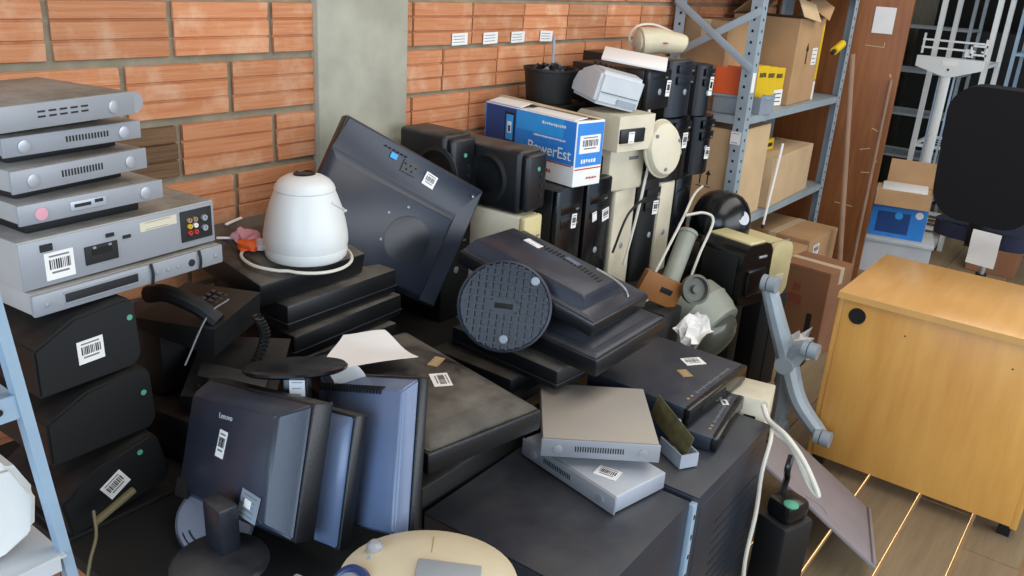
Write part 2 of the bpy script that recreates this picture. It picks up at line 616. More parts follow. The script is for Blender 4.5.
def settop(name, label, loc, rz, w, d, h, base=0.0, group=None, top='silver_dusty', front='silver', vents=12, vx=0.0, dashes=False, panel=False, feet=True, rnd_end=False):
    """flat silver receiver: cover, front plate with vents, two round feet bosses; base = depth of the recessed tray below"""
    t = thing(name, label, 'receiver', loc, (0, 0, rz), group)
    MB().box((0, 0.004, base + h / 2 + 0.001), (w - 0.006, d - 0.008, h - 0.002), top, bev=0.003).build('cover', t)
    if base > 0:
        MB().box((0.006, 0.022, base / 2), (w * 0.80, d * 0.72, base), 'black_matte', bev=0.002).build('tray', t)  # tray coloured black to stand for the shade in the gap
    b = MB().box((0, -d / 2 + 0.003, base + h / 2), (w, 0.006, h), front, bev=0.002)
    if rnd_end:
        b.cyl((w / 2, -d / 2 + 0.0005, base + h / 2), (w / 2, -d / 2 + 0.0058, base + h / 2), h * 0.47, front, n=20)
    b.build('front_plate', t)
    v = MB()
    if dashes:
        for k in range(5):
            for r_ in (-1, 1):
                v.box((vx + (k - 2) * 0.021, -d / 2, base + h * (0.55 + 0.1 * r_)), (0.014, 0.0015, 0.003), 'ink')
    else:
        for k in range(vents):
            v.box((vx + (k - vents / 2) * 0.0062, -d / 2, base + h * 0.52), (0.003, 0.0015, h * 0.30), 'ink')
    if not panel:
        v.build('vent_slots', t, smooth=0)
    else:
        v.bm.free()
        p = MB().box((vx, -d / 2, base + h * 0.5), (0.07, 0.004, h * 0.46), 'zinc', bev=0.001).box((vx - 0.012, -d / 2 - 0.002, base + h * 0.52), (0.032, 0.002, 0.006), 'ink').box((vx + 0.02, -d / 2 - 0.002, base + h * 0.58), (0.016, 0.002, 0.006), 'ink')
        p.build('card_slot', t)
    if feet:
        for sx in (-0.36, 0.36):
            f = MB().lathe([(0.010, 0), (0.0115, 0.001), (0.0115, 0.003), (0.007, 0.004), (0.0, 0.0035)], 'pink' if panel and sx < 0 else 'chrome', n=16)
            f.build('button', t, (sx * w, -d / 2 + 0.001, base + h * 0.45), (R(90), 0, 0))
    return t


def monitor(label, loc, rot, w, h, d=0.05, bulge=0.05, shell='charcoal', name='flat_monitor', inset=(0.16, 0.16, 0.2, 0.12), bar=None, vents=True, top_slant=True, logo=None, group=None, bez=0.02, lip=False):
    """back of the monitor faces -y, screen faces +y, origin at the bottom edge centre of the frame"""
    t = thing(name, label, 'monitor', loc, rot, group)
    b = MB().box((0, 0, h / 2), (w, d, h), 'black', bev=0.006)
    b.build('bezel', t)
    MB().box((0, d / 2 + 0.0005, h / 2), (w - 2 * bez, 0.002, h - 2 * bez), 'black_gloss').build('screen', t, smooth=0)
    l, r_, bo, to = inset
    y0, y1 = -d / 2 + 0.001, -d / 2 - bulge
    x0, x1, z0, z1 = -w / 2 + 0.004, w / 2 - 0.004, 0.004, h - 0.004
    lipr = [(y0 - 0.007, -w / 2 + l * w - 0.02, w / 2 - r_ * w + 0.012, max(bo * h - 0.01, z0 + 0.005), h - to * h + 0.03)] if lip else []
    k = MB().loft([(y0, x0, x1, z0, z1), (y0 - 0.006, x0 + 0.004, x1 - 0.004, z0 + 0.004, z1 - 0.004)] + lipr + [(y1 + 0.008, -w / 2 + l * w, w / 2 - r_ * w, bo * h, h - to * h), (y1, -w / 2 + l * w + 0.01, w / 2 - r_ * w - 0.01, bo * h + 0.01, h - to * h - 0.01)], shell)
    ed = [e for e in k.bm.edges]
    bmesh.ops.bevel(k.bm, geom=ed, offset=0.006, segments=2, affect='EDGES', clamp_overlap=True)
    k.build('back_shell', t, smooth=50)
    if vents:
        v = MB()
        n = int(w * 60)
        for i in range(n):
            x = (i - n / 2 + 0.5) * w * 0.62 / n
            v.box((x, y1 + 0.004, h - to * h - 0.006), (0.004, 0.012, 0.016), 'void')
        v.build('vent_slots', t, smooth=0)
    if logo:
        lettering(logo[0], logo[1], 'whitegrey', t, (logo[2], y1 - 0.0006, logo[3]), name='logo')
    if bar:
        bx, bz, bw, bh = bar[:4]
        sticker(t, (bx, y1 - 0.001, bz), bw, bh, (0, R(bar[4] if len(bar) > 4 else 0), 0))
    return t, y1


def tower(label, loc, w, d, h, rz=0, body='black', front='black', bar=None, group=None, name='computer_tower', tilt=0, bays=2, slim=False, curved=False):
    """loc = bottom centre; front faces -y"""
    t = thing(name, label, 'computer', loc, (tilt, 0, rz), group)
    MB().box((0, 0.012, h / 2), (w, d - 0.024, h), body, bev=0.004).build('case', t)
    f = MB()
    if curved:
        n = 8
        poly = [(w / 2 * math.cos(PI + PI * k / n), -d / 2 + 0.024 + 0.03 * math.sin(PI + PI * k / n)) for k in range(n + 1)]
        f.prism(poly, 0.002, h - 0.002, front, axis='z')
    else:
        f.box((0, -d / 2 + 0.012, h / 2), (w + 0.002, 0.024, h + 0.002), front, bev=0.009)
    f.build('front_panel', t)
    yf = -d / 2 - (0.006 if curved else 0)
    for k in range(bays):
        MB().box((0, yf, h * 0.86 - k * min(0.05, h * 0.2)), (w * 0.72, 0.004, min(0.036, h * 0.14)), front, bev=0.0015).box((w * 0.24, yf - 0.003, h * 0.86 - k * min(0.05, h * 0.2) - 0.008), (0.016, 0.003, 0.005), 'greyink').build('drive_bay', t)
    MB().lathe([(0.012, 0), (0.012, 0.003), (0.009, 0.005), (0, 0.005)], 'galv', n=14).build('power_button', t, (0, yf + 0.001, h * 0.45), (R(90), 0, 0))
    if bar:
        sticker(t, (bar[0], yf - 0.0045, bar[1]), bar[2], bar[3], (0, R(bar[4] if len(bar) > 4 else 0), 0))
    return t


def carton(label, loc, w, d, h, rz=0, m='kraft', group=None, tape=True, name='cardboard_box', tilt=(0, 0)):
    """closed carton: body, two top flaps meeting at a seam, tape"""
    t = thing(name, label, 'box', loc, (tilt[0], tilt[1], rz), group)
    MB().box((0, 0, h / 2 - 0.002), (w, d, h - 0.004), m, bev=0.003, seg=1).build('body', t)
    for s in (-1, 1):
        MB().box((0, s * (d / 4 + 0.0005), h - 0.002), (w - 0.002, d / 2 - 0.003, 0.004), m, bev=0.001, seg=1).build('flap', t)
    if tape:
        MB().box((0, 0, h + 0.0006), (w + 0.001, 0.045, 0.0012), 'tape').box((w / 2 + 0.0006, 0, h - 0.04), (0.0012, 0.045, 0.08), 'tape').box((-w / 2 - 0.0006, 0, h - 0.04), (0.0012, 0.045, 0.08), 'tape').build('tape', t, smooth=0)
    return t


def dvr(label, loc, rot, w, d, h, body='black_dusty', name='video_recorder', marks=True, bar=None, group=None):
    """flat recorder: front faces -y"""
    t = thing(name, label, 'recorder', loc, rot, group)
    MB().box((0, 0.006, h / 2), (w, d - 0.012, h), body, bev=0.004).build('case', t)
    MB().box((0, -d / 2 + 0.012, h / 2), (w + 0.002, 0.024, h + 0.001), 'black_gloss', bev=0.007).build('front_panel', t)
    if marks:
        b = MB()
        for k in range(16):
            b.box((-w * 0.22 + k * w * 0.036, -d / 2 + 0.035, h + 0.0003), (w * 0.02, 0.006 + 0.004 * (k % 3 == 0), 0.0008), 'greyink')
        b.box((-w * 0.36, -d / 2 + 0.035, h + 0.0003), (w * 0.025, 0.007, 0.0008), 'tan').box((-w * 0.30, -d / 2 + 0.035, h + 0.0003), (w * 0.025, 0.007, 0.0008), 'tan')
        b.build('printed_legend', t, smooth=0)
    MB().box((-w * 0.1, -d / 2 - 0.0005, h * 0.5), (w * 0.4, 0.003, h * 0.34), 'void', bev=0.001).build('disc_slot', t)
    if bar:
        sticker(t, (bar[0], bar[1], h + 0.001), bar[2], bar[3], (R(-90), 0, R(bar[4])))
    return t


def rounded(w, h, r, k=6):
    P = []
    for cx, cy, a0 in ((w / 2 - r, h - r, 0), (-w / 2 + r, h - r, 90), (-w / 2 + r, r, 180), (w / 2 - r, r, 270)):
        for i in range(k + 1):
            a = R(a0 + 90 * i / k)
            P.append((cx + r * math.cos(a), cy + r * math.sin(a)))
    return P




def small_print(parent, loc, w, h, m, rot=(0, 0, 0)):
    """a line of print too small to read: a row of short strokes"""
    rnd = random.Random(int(w * 1e4))
    b = MB()
    x = -w / 2
    while x < w / 2:
        s = rnd.uniform(0.4, 0.8) * h
        b.box((x + s / 2, 0, rnd.choice((0, 0, 0.12)) * h), (s, 0.0006, h * rnd.uniform(0.6, 1.0)), m)
        x += s + 0.35 * h
    return b.build('small_print', parent, loc, rot, smooth=0)

# ================================================================ LARGE FURNITURE
# desk seen from its modesty-panel end
dk = thing('desk', 'light oak veneer desk with round cable hole on right', 'desk', (3.34, -1.613, 0), (0, 0, -90))
# local: x runs along world -y, front (local -y) faces world -x
MB().box((0.0, -0.285, 0.385), (0.69, 0.022, 0.65), 'desk', bev=0.003).build('modesty_panel', dk)
MB().box((0.0, 0.0, 0.722), (0.735, 0.62, 0.026), 'desktop', bev=0.004).build('desktop', dk)
MB().box((0.0, -0.3105, 0.722), (0.733, 0.002, 0.024), 'deskedge').build('edge_band', dk, smooth=0)
for s, nm in ((-1, 'side_panel'), (1, 'side_panel')):
    MB().box((s * 0.355, 0.01, 0.380), (0.022, 0.60, 0.659), 'desk', bev=0.003).build(nm, dk)
for sx in (-0.33, 0.33):
    for sy in (-0.24, 0.25):
        MB().box((sx, sy, 0.025), (0.04, 0.04, 0.05), 'black').build('foot', dk, smooth=0)
hole = MB().lathe([(0.030, 0), (0.030, 0.004), (0.022, 0.004), (0.022, 0.001), (0, 0.001)], 'void', n=24)
hole.build('cable_grommet', dk, (-0.290, -0.296, 0.655), (R(90), 0, 0))
MB().box((0.22, -0.297, 0.62), (0.006, 0.002, 0.004), 'ink').box((-0.12, -0.297, 0.63), (0.005, 0.002, 0.005), 'ink').build('chip_mark', dk, smooth=0)

# steel shelving unit against the brick wall
SX0, SX1, SY0, SY1 = 3.87, 5.30, -0.46, -0.035
SXC = (SX0 + SX1) / 2
sh = thing('steel_shelf', 'grey perforated steel shelving unit holding cartons and yellow boxes', 'shelf', (SXC, -0.25, 0))
hole_m = 'void'
for x, sgn in ((SX0, 1), (SX1, -1)):
    for y, sy in ((SY0, 1), (SY1, -1)):
        b = MB()
        b.box((x + sgn * 0.030 - SXC, y + 0.25, 1.1), (0.060, 0.003, 2.2), 'steelgrey')
        b.box((x - SXC, y + sy * 0.026 + 0.25, 1.1), (0.003, 0.052, 2.2), 'steelgrey')
        p_ = b.build('post', sh, smooth=0)
        hb = MB()
        for k in range(44):
            z = 0.05 + k * 0.05
            hb.box((x + sgn * 0.032 - SXC, y - sy * 0.0018 + 0.25, z), (0.010, 0.002, 0.012), hole_m)
            hb.box((x - sgn * 0.0018 - SXC, y + sy * 0.028 + 0.25, z), (0.002, 0.010, 0.012), hole_m)
        hb.build('bolt_hole', p_, smooth=0)['kind'] = 'stuff'
for z in (0.08, 0.63, 1.16, 1.74):
    s_ = MB().box((0, 0.003, z - 0.004), (SX1 - SX0 - 0.008, SY1 - SY0 - 0.01, 0.003), 'steelgrey')
    for y in (SY0 + 0.004, SY1 - 0.004):
        s_.box((0, y + 0.25, z - 0.02), (SX1 - SX0 - 0.012, 0.003, 0.036), 'steelgrey')
    for x in (SX0 + 0.006, SX1 - 0.006):
        s_.box((x - SXC, 0.003, z - 0.02), (0.003, SY1 - SY0 - 0.012, 0.036), 'steelgrey')
    s_.build('shelf_board', sh, smooth=0)
for x in (SX0 - 0.004,):
    for za, zb in ((1.66, 1.38), (1.40, 1.64)):
        a, b_ = Vector((x - SXC, SY0 + 0.25, zb if za > zb else zb)), Vector((x - SXC, SY1 + 0.25, za))
        mid = (a + b_) / 2
        L = (b_ - a).length
        ang = math.atan2(b_.z - a.z, b_.y - a.y)
        MB().box((0, 0, 0), (0.004, L, 0.034), 'steelgrey', bev=0.001).build('cross_brace', sh, mid + Vector((-0.005 if za > zb else 0.0, 0, 0)), (ang, 0, 0))
lab = sticker(sh, (SX0 + 0.022 - SXC, SY0 + 0.25 - 0.004, 1.32), 0.038, 0.09, bars=False)
lab.name = 'paper_tag'
lab2 = sticker(sh, (SX0 - 0.004 - SXC, SY0 + 0.25 + 0.03, 1.06), 0.05, 0.06, (0, 0, R(-90)), bars=False, lines=2)
lab2.name = 'paper_tag'

# brown board standing past the shelf
bp = thing('wooden_board', 'tall reddish brown wooden board standing past the steel shelf', 'board', (5.425, -0.375, 0.0), (0, -1.5, 0))
MB().box((0, 0, 1.15), (0.03, 0.73, 2.3), 'red_brown', bev=0.003).build('panel', bp)
rs = random.Random(3)
for y_, z_, sy_, sz_, ra in ((-0.20, 1.455, 0.11, 0.004, 2), (-0.253, 1.465, 0.004, 0.03, 0), (-0.30, 0.98, 0.05, 0.006, 20), (-0.26, 0.86, 0.06, 0.005, -15), (-0.33, 0.80, 0.03, 0.012, 30), (-0.20, 0.50, 0.11, 0.005, 4), (-0.32, 1.30, 0.02, 0.008, 60), (-0.29, 0.72, 0.05, 0.005, -8)):
    MB().box((-0.0155, y_, z_), (0.001, sy_, sz_), 'kraft_pale', rot=(R(ra), 0, 0)).build('scratch', bp, smooth=0)
tag(MB().box((0, 0, 0), (0.002, 0.115, 0.145), 'paper').build('paper_note', None, (5.364, -0.600, 1.60), (0, R(-1.5), 0), smooth=0), 'white paper sheet stuck on the reddish brown board', 'paper')
for nm, p0, p1, r, lb in (('broom_stick', (5.02, -0.56, 1.42), (4.86, -0.80, 0.0), 0.016, 'long bare wooden stick leaning against the right shelf post'),
                          ('thin_rod', (5.35, -0.71, 1.28), (5.22, -0.745, 0.0), 0.011, 'thin pale stick leaning against the reddish brown board')):
    tag(MB().cyl(p0, p1, r, 'stick', n=12).build(nm), lb, 'stick')

# hidden tables that carry the heaps


def table(label, x0, x1, y0, y1, z):
    t = thing('work_table', label, 'table', ((x0 + x1) / 2, (y0 + y1) / 2, 0))
    w, d = x1 - x0, y1 - y0
    MB().box((0, 0, z - 0.015), (w, d, 0.03), 'dark', bev=0.003).build('tabletop', t)
    for sx in (-1, 1):
        for sy in (-1, 1):
            MB().box((sx * (w / 2 - 0.03), sy * (d / 2 - 0.03), (z - 0.03) / 2), (0.04, 0.04, z - 0.03), 'dark').build('leg', t, smooth=0)


table('dark low table buried under the monitors at lower left', 0.60, 1.11, -1.36, -0.06, 0.64)
table('dark low table buried under the middle of the heap', 1.235, 2.02, -0.79, -0.06, 0.64)
table('dark low table under the row of computer towers', 2.04, 3.62, -0.56, -0.06, 0.60)

# two steel computer cases in front
for i, (x0, x1, lb) in enumerate(((1.25, 1.715, 'large black steel case at bottom centre, the nearer of two'), (1.74, 2.235, 'large black steel case under the flat recorders, the farther of two'))):
    w = x1 - x0
    t = thing('equipment_case', lb, 'case', ((x0 + x1) / 2, -1.105, 0), (0, 0, 1.2))
    MB().box((0, 0, 0.2725), (w, 0.46, 0.545), 'case', bev=0.004).build('body', t)
    MB().box((0, 0, 0.5475), (w - 0.004, 0.462, 0.005), 'case', bev=0.0015).build('lid', t)
    if i == 1:
        b = MB().box((-w / 2 - 0.010, -0.222, 0.27), (0.022, 0.016, 0.535), 'paleblue', bev=0.002)
        for k in range(8):
            b.box((-w / 2 - 0.010, -0.2305, 0.5 - k * 0.06), (0.006, 0.002, 0.012), 'void')
        b.build('mounting_strip', t)
        MB().box((0.0, -0.2305, 0.30), (w * 0.9, 0.002, 0.42), 'case', bev=0.001).build('side_panel', t)
        sl = MB()
        for k in range(9):
            sl.box((0.05, -0.232, 0.12 + k * 0.035), (w * 0.6, 0.001, 0.004), 'void')
        sl.build('vent_slots', t, smooth=0)
    else:
        sl = MB()
        for k in range(10):
            sl.box((-w / 2 - 0.0005, 0.16 - k * 0.012, 0.50), (0.001, 0.005, 0.05), 'void')
        sl.build('vent_slots', t, smooth=0)

# ================================================================ LEFT STACK OF RECEIVERS
# disc player
t = thing('disc_player', 'slim silver disc player tied with black bands, bottom of left stack', 'player', (0.816, -0.352, 1.108), (0, 0, 5.3))
MB().box((0, 0.004, 0.023), (0.414, 0.242, 0.042), 'silver_dusty', bev=0.003).build('cover', t)
MB().box((0, -0.1205, 0.022), (0.42, 0.011, 0.042), 'silver', bev=0.004).build('front_plate', t)
MB().box((-0.075, -0.127, 0.024), (0.15, 0.003, 0.017), 'ink', bev=0.001).box((-0.075, -0.128, 0.034), (0.155, 0.003, 0.002), 'chrome').box((-0.075, -0.128, 0.0145), (0.155, 0.003, 0.002), 'chrome').build('disc_tray', t)
for k, x in enumerate((0.045, 0.07, 0.095, 0.128, 0.15, 0.19, -0.185)):
    r = 0.008 if k == 3 else 0.0045
    MB().lathe([(r, 0), (r, 0.002), (r * 0.6, 0.003), (0, 0.003)], 'ink' if k == 3 else 'galv', n=12).build('button', t, (x, -0.1255, 0.021), (R(90), 0, 0))
for x in (0.03, 0.146):
    c = curve([(x, -0.129, -0.001), (x + 0.002, -0.131, 0.022), (x, -0.129, 0.044)], 4)
    MB().tube(c, 0.0028, 'cord_black').build('tie_band', t)
# video recorder seen from the back
t = thing('video_recorder', 'silver grey video recorder showing rear sockets, second from bottom of left stack', 'recorder', (0.81, -0.335, 1.154), (0, 0, 5.2))
MB().box((0, 0, 0.048), (0.42, 0.25, 0.092), 'silver_dusty', bev=0.003).build('cover', t)
MB().box((0, -0.1255, 0.047), (0.418, 0.003, 0.088), 'silver', bev=0.001).build('rear_panel', t)
MB().box((0.163, -0.128, 0.050), (0.077, 0.004, 0.066), 'ink', bev=0.001).build('socket_plate', t)
for k, (x, z, mm) in enumerate(((0.143, 0.063, 'tan'), (0.143, 0.050, 'yellow'), (0.143, 0.036, 'red'), (0.157, 0.063, 'tan'), (0.157, 0.050, 'paper'), (0.157, 0.036, 'red'), (0.180, 0.062, 'chrome'), (0.180, 0.040, 'chrome'))):
    r = 0.0065 if mm == 'chrome' else 0.005
    MB().lathe([(r, 0), (r, 0.006), (r * 0.55, 0.006), (r * 0.5, 0.002), (0, 0.002)], mm, n=12).build('socket', t, (x, -0.130, z), (R(90), 0, 0))
MB().box((-0.055, -0.128, 0.04), (0.068, 0.003, 0.036), 'ink', bev=0.001).box((-0.055, -0.130, 0.046), (0.04, 0.002, 0.012), 'void').box((-0.07, -0.130, 0.054), (0.006, 0.003, 0.004), 'galv').box((-0.038, -0.130, 0.054), (0.006, 0.003, 0.004), 'galv').build('connector_recess', t)
for x_, z_, w_, h_ in ((-0.035, 0.071, 0.016, 0.007), (0.0, 0.060, 0.016, 0.006), (-0.16, 0.075, 0.022, 0.013)):
    MB().box((x_, -0.1285, z_), (w_, 0.004, h_), 'ink').build('cable_port', t, smooth=0)
s_ = sticker(t, (-0.138, -0.1275, 0.038), 0.055, 0.052, bars=True)
s2 = sticker(t, (0.073, -0.1275, 0.071), 0.085, 0.019, (0, R(-1), 0), bars=False, m='beige', lines=2)
s2.name = 'rating_label'
# four receivers
settop('receiver', 'silver receiver with pink button and card slot in the left stack', (0.751, -0.381, 1.2495), 5.2, 0.288, 0.2, 0.037, base=0.030, panel=True, vx=-0.015, rnd_end=False, group='receivers in the left stack')
settop('receiver', 'silver receiver lying directly on the one with the pink button', (0.727, -0.383, 1.3185), 10.5, 0.278, 0.2, 0.040, base=0.022, vents=14, vx=0.0, group='receivers in the left stack')
settop('receiver', 'silver receiver with short vent row, directly below the topmost dusty one', (0.723, -0.385, 1.3825), 7.7, 0.268, 0.2, 0.034, base=0.020, vents=14, vx=0.025, group='receivers in the left stack')
settop('receiver', 'silver receiver with brown dusty top and dashed vents, top of left stack', (0.655, -0.405, 1.439), 12.5, 0.34, 0.25, 0.042, base=0.014, dashes=True, vx=0.02, rnd_end=True, group='receivers in the left stack')

# black wedge-shaped units below the stack


def wedge(label, loc, rot, w, d, h, bar=None, dot=None, group='black wedge-shaped units under the left stack'):
    t = thing('wedge_terminal', label, 'terminal', loc, rot, group)
    poly = [(-w / 2, 0), (w / 2 - 0.015, 0), (w / 2, 0.02), (w / 2 - 0.006, h - 0.012), (w / 2 - 0.02, h), (-w * 0.12, h * 0.94), (-w / 2, h * 0.66)]
    b = MB().prism(poly, -d / 2, d / 2, 'black_matte')
    bmesh.ops.bevel(b.bm, geom=list(b.bm.edges), offset=0.005, segments=2, affect='EDGES', clamp_overlap=True)
    b.build('case', t)
    MB().box((w * 0.43, 0, h * 0.5), (0.03, d * 0.7, h * 0.5), 'black_matte', bev=0.008).build('end_cap', t)
    if bar:
        sticker(t, (bar[0], -d / 2 - 0.001, bar[1]), bar[2], bar[3], (0, R(bar[4]), 0))
    if dot:
        MB().lathe([(0.006, 0), (0.006, 0.001), (0, 0.0012)], 'green', n=12).build('round_sticker', t, (dot[0], -d / 2 - 0.0005, dot[1]), (R(90), 0, 0))


wedge('black wedge unit with square barcode sticker, just below the left stack', (0.695, -0.39, 0.960), (0, 0, 4), 0.21, 0.24, 0.145, (0.0, 0.065, 0.052, 0.046, -1), (0.085, 0.105))
wedge('plain black wedge unit with one green dot, under the barcoded one', (0.705, -0.40, 0.818), (0, 0, 2), 0.22, 0.24, 0.138, None, (0.085, 0.085))
wedge('black wedge unit with tilted barcode sticker, lowest at left', (0.725, -0.41, 0.672), (0, -10, 0), 0.22, 0.24, 0.125, (-0.005, 0.062, 0.050, 0.040, -22), (0.06, 0.10))
tag(MB().box((0, 0, 0), (0.24, 0.26, 0.01), 'dark', bev=0.003).build('scrap_board', None, (0.73, -0.39, 0.6455), (0, 0, 0)), 'dark scrap board under the lowest black wedge unit', 'board')
# crumpled black units to their right
t = thing('desk_phone', 'black desk telephone with coiled cord, right of the left stack', 'telephone', (1.03, -0.36, 0.935), (10, -8, 20))
MB().prism([(-0.1, 0), (0.1, 0), (0.1, 0.03), (-0.1, 0.075)], -0.09, 0.09, 'black_matte', axis='x').build('base', t)
k = MB()
for r_ in range(4):
    for c_ in range(3):
        k.box((0.02 + c_ * 0.018, -0.05 + r_ * 0.018, 0.045 + (3 - r_) * 0.0), (0.012, 0.012, 0.03), 'charcoal', bev=0.002)
k.build('keypad', t)
MB().tube(curve([(-0.06, -0.09, 0.075), (-0.06, -0.04, 0.095), (-0.06, 0.04, 0.10), (-0.06, 0.09, 0.08)], 5), 0.02, 'black_matte', n=10).build('handset', t)
hel = [(1.085 + 0.02 * math.sin(i * 0.04) + 0.011 * math.cos(i * 0.9), -0.50 + 0.011 * math.sin(i * 0.9), 0.98 - i * 0.0013) for i in range(150)]
tag(MB().tube(hel, 0.0028, 'cord_black', n=5).build('coiled_cord'), 'black coiled telephone cord hanging beside the black boxes', 'cord')
t = thing('desk_phone', 'dusty black telephone lying under the coiled cord', 'telephone', (1.06, -0.44, 0.80), (14, -18, 40))
MB().prism([(-0.1, 0), (0.1, 0), (0.1, 0.03), (-0.1, 0.08)], -0.10, 0.10, 'black_matte', axis='x').build('base', t)
MB().box((-0.06, 0, 0.082), (0.045, 0.15, 0.012), 'black_matte', bev=0.004).build('cradle', t)
tag(MB().box((0, 0, 0), (0.24, 0.22, 0.12), 'black_matte', bev=0.01).build('black_box', None, (1.02, -0.34, 0.70), (0, 0, R(10))), 'dull black box under the dusty black telephone', 'box')
tag(MB().box((0, 0, 0), (0.2, 0.18, 0.17), 'black_matte', bev=0.012).build('black_box', None, (1.02, -0.22, 0.85), (0, 0, R(14))), 'dull black box behind the black telephone with coiled cord', 'box')
tag(MB().tube(curve([(0.90, -0.50, 0.92), (0.98, -0.47, 1.0), (1.03, -0.48, 1.03)], 5), 0.002, 'greyink').build('cable'), 'thin grey cable crossing the black units at left', 'cord')
tag(MB().tube(curve([(0.89, -0.56, 0.90), (0.93, -0.57, 0.82), (0.99, -0.58, 0.74), (1.02, -0.60, 0.645)], 5), 0.003, 'cord_black').build('cable'), 'thin black cable hanging behind the nearest monitor', 'cord')

# pale metal post and white things at the left edge
t = thing('shelf_frame', 'pale blue angle-iron shelf frame at the left edge', 'shelf', (0.485, -0.75, 0))
MB().box((0.005, 0, 0.85), (0.017, 0.003, 1.72), 'paleblue').box((-0.002, 0.012, 0.85), (0.003, 0.022, 1.72), 'paleblue').build('post', t, (0.096, 0, 0), (0, R(-5.5), 0), smooth=0)
b = MB().box((-0.16, 0.004, 1.085), (0.30, 0.003, 0.04), 'paleblue').box((-0.16, 0.15, 1.10), (0.30, 0.29, 0.003), 'paleblue')
b.build('shelf_board', t, smooth=0)
h_ = MB()
for x in (-0.04, -0.09):
    h_.cyl((x, 0.002, 1.085), (x, 0.0, 1.085), 0.006, 'void', n=10)
h_.build('bolt_hole', t)
b = MB().box((-0.15, 0.15, 0.80), (0.34, 0.32, 0.004), 'whitegrey')
b.box((-0.16, -0.008, 0.79), (0.34, 0.003, 0.03), 'whitegrey')
b.build('shelf_board', t, smooth=0)
t = thing('printer_cover', 'curved white plastic cover behind the pale blue post', 'cover', (0.365, -0.655, 0.806))
b = MB().prism([(-0.16, 0.02), (0.06, 0.0), (0.12, 0.03), (0.13, 0.10), (0.10, 0.17), (-0.16, 0.19)], -0.06, 0.06, 'white', axis='y')
bmesh.ops.bevel(b.bm, geom=list(b.bm.edges), offset=0.012, segments=3, affect='EDGES', clamp_overlap=True)
b.build('shell', t)
MB().box((-0.03, -0.0605, 0.13), (0.2, 0.002, 0.004), 'whitegrey', rot=(0, R(4), 0)).build('seam', t)
tag(MB().tube(curve([(0.62, -0.62, 0.76), (0.61, -0.64, 0.72), (0.585, -0.66, 0.69), (0.56, -0.68, 0.645)], 5), 0.003, 'olive').build('cable'), 'yellowish cable hanging beside the pale blue post', 'cord')
tag(MB().box((0, 0, 0), (0.09, 0.012, 0.012), 'olive', bev=0.003).build('bracket', None, (0.67, -0.60, 0.735), (0, R(-22), 0)), 'small yellowish plastic bracket under the tilted barcode sticker', 'bracket')

# ================================================================ KETTLE AND THE FLAT BOXES UNDER IT
def flatbox(label, loc, rot, w, d, h, rim=True, m='black_dusty', group='flat black monitors under the white kettle'):
    t = thing('flat_black_box', label, 'monitor', loc, rot, group)
    MB().box((0, 0, h / 2), (w, d, h), m, bev=0.008).build('case', t)
    if rim:
        MB().box((0, 0, h * 0.30), (w + 0.004, d + 0.004, 0.004), 'charcoal', bev=0.001).build('rim', t)
    b = MB().loft([(0.0, -w * 0.32, w * 0.32, -d * 0.32, d * 0.32), (-0.006, -w * 0.29, w * 0.29, -d * 0.29, d * 0.29)], m)
    b.build('raised_back', t, (0, 0, h - 0.001), (R(-90), 0, 0))
    return t


flatbox('dusty flat black box directly under the white kettle', (1.360, -0.205, 0.962), (12, 0, 2), 0.36, 0.32, 0.066, rim=False)
flatbox('dusty flat black box second below the white kettle', (1.451, -0.235, 0.851), (0, 0, 1.9), 0.40, 0.30, 0.072)
flatbox('flat black box third below the white kettle', (1.46, -0.245, 0.775), (0, 0, 3), 0.41, 0.30, 0.068)
flatbox('flat black box resting on the hidden table under the kettle', (1.45, -0.25, 0.64), (0, 0, 0), 0.38, 0.30, 0.127, rim=False)

kt = thing('kettle', 'white dome-shaped kettle with black cap on black boxes', 'kettle', (1.364, -0.338, 1.022))
MB().lathe([(0.0, 0), (0.098, 0.0), (0.103, 0.006), (0.1055, 0.020), (0.105, 0.027), (0, 0.027)], 'white', n=40).build('base', kt)
MB().lathe([(0.1035, 0.024), (0.107, 0.042), (0.1065, 0.062), (0.101, 0.095), (0.092, 0.130), (0.081, 0.160), (0.0745, 0.175), (0.0, 0.175)], 'white', n=40).build('body', kt)
MB().lathe([(0.075, 0.174), (0.0765, 0.177), (0.073, 0.187), (0.063, 0.199), (0.048, 0.208), (0.030, 0.213), (0, 0.214)], 'white', n=40).build('lid', kt)
MB().lathe([(0.029, 0.210), (0.030, 0.215), (0.026, 0.218), (0.023, 0.215), (0, 0.214)], 'black_gloss', n=28, sy=0.85).build('cap', kt)
q = (0.096 * math.cos(R(-25)), 0.096 * math.sin(R(-25)))
MB().lathe([(0.005, 0), (0.006, 0.006), (0.004, 0.012), (0, 0.013)], 'chrome', n=12).build('handle_pivot', kt, (q[0], q[1], 0.110), (R(90), 0, R(65)))
MB().tube(curve([((r_ + 0.002) * math.cos(R(a)), (r_ + 0.002) * math.sin(R(a)), z) for a, z, r_ in ((-25, 0.113, 0.097), (-45, 0.125, 0.094), (-65, 0.140, 0.089), (-80, 0.155, 0.083))], 5), 0.0025, 'white').build('wire_handle', kt)
cp = []
for i in range(26):
    a = R(150 + i * 9.6)
    cp.append((1.364 + 0.116 * math.cos(a), -0.338 + 0.116 * math.sin(a), 1.028 - 0.018 * math.sin(PI * i / 25)))
cp = [(1.275, -0.215, 1.040), (1.225, -0.255, 1.030), (1.215, -0.315, 1.022), (1.240, -0.365, 1.016)] + cp[6:]
tag(MB().tube(curve(cp, 4), 0.0042, 'cord').build('power_cord'), 'cream power cord looped around the white kettle', 'cord')
t = thing('plug_wrap', 'pink and orange plastic wrap left of the kettle', 'wrapper', (1.285, -0.215, 1.036), (10, 0, 20))
rs = random.Random(5)
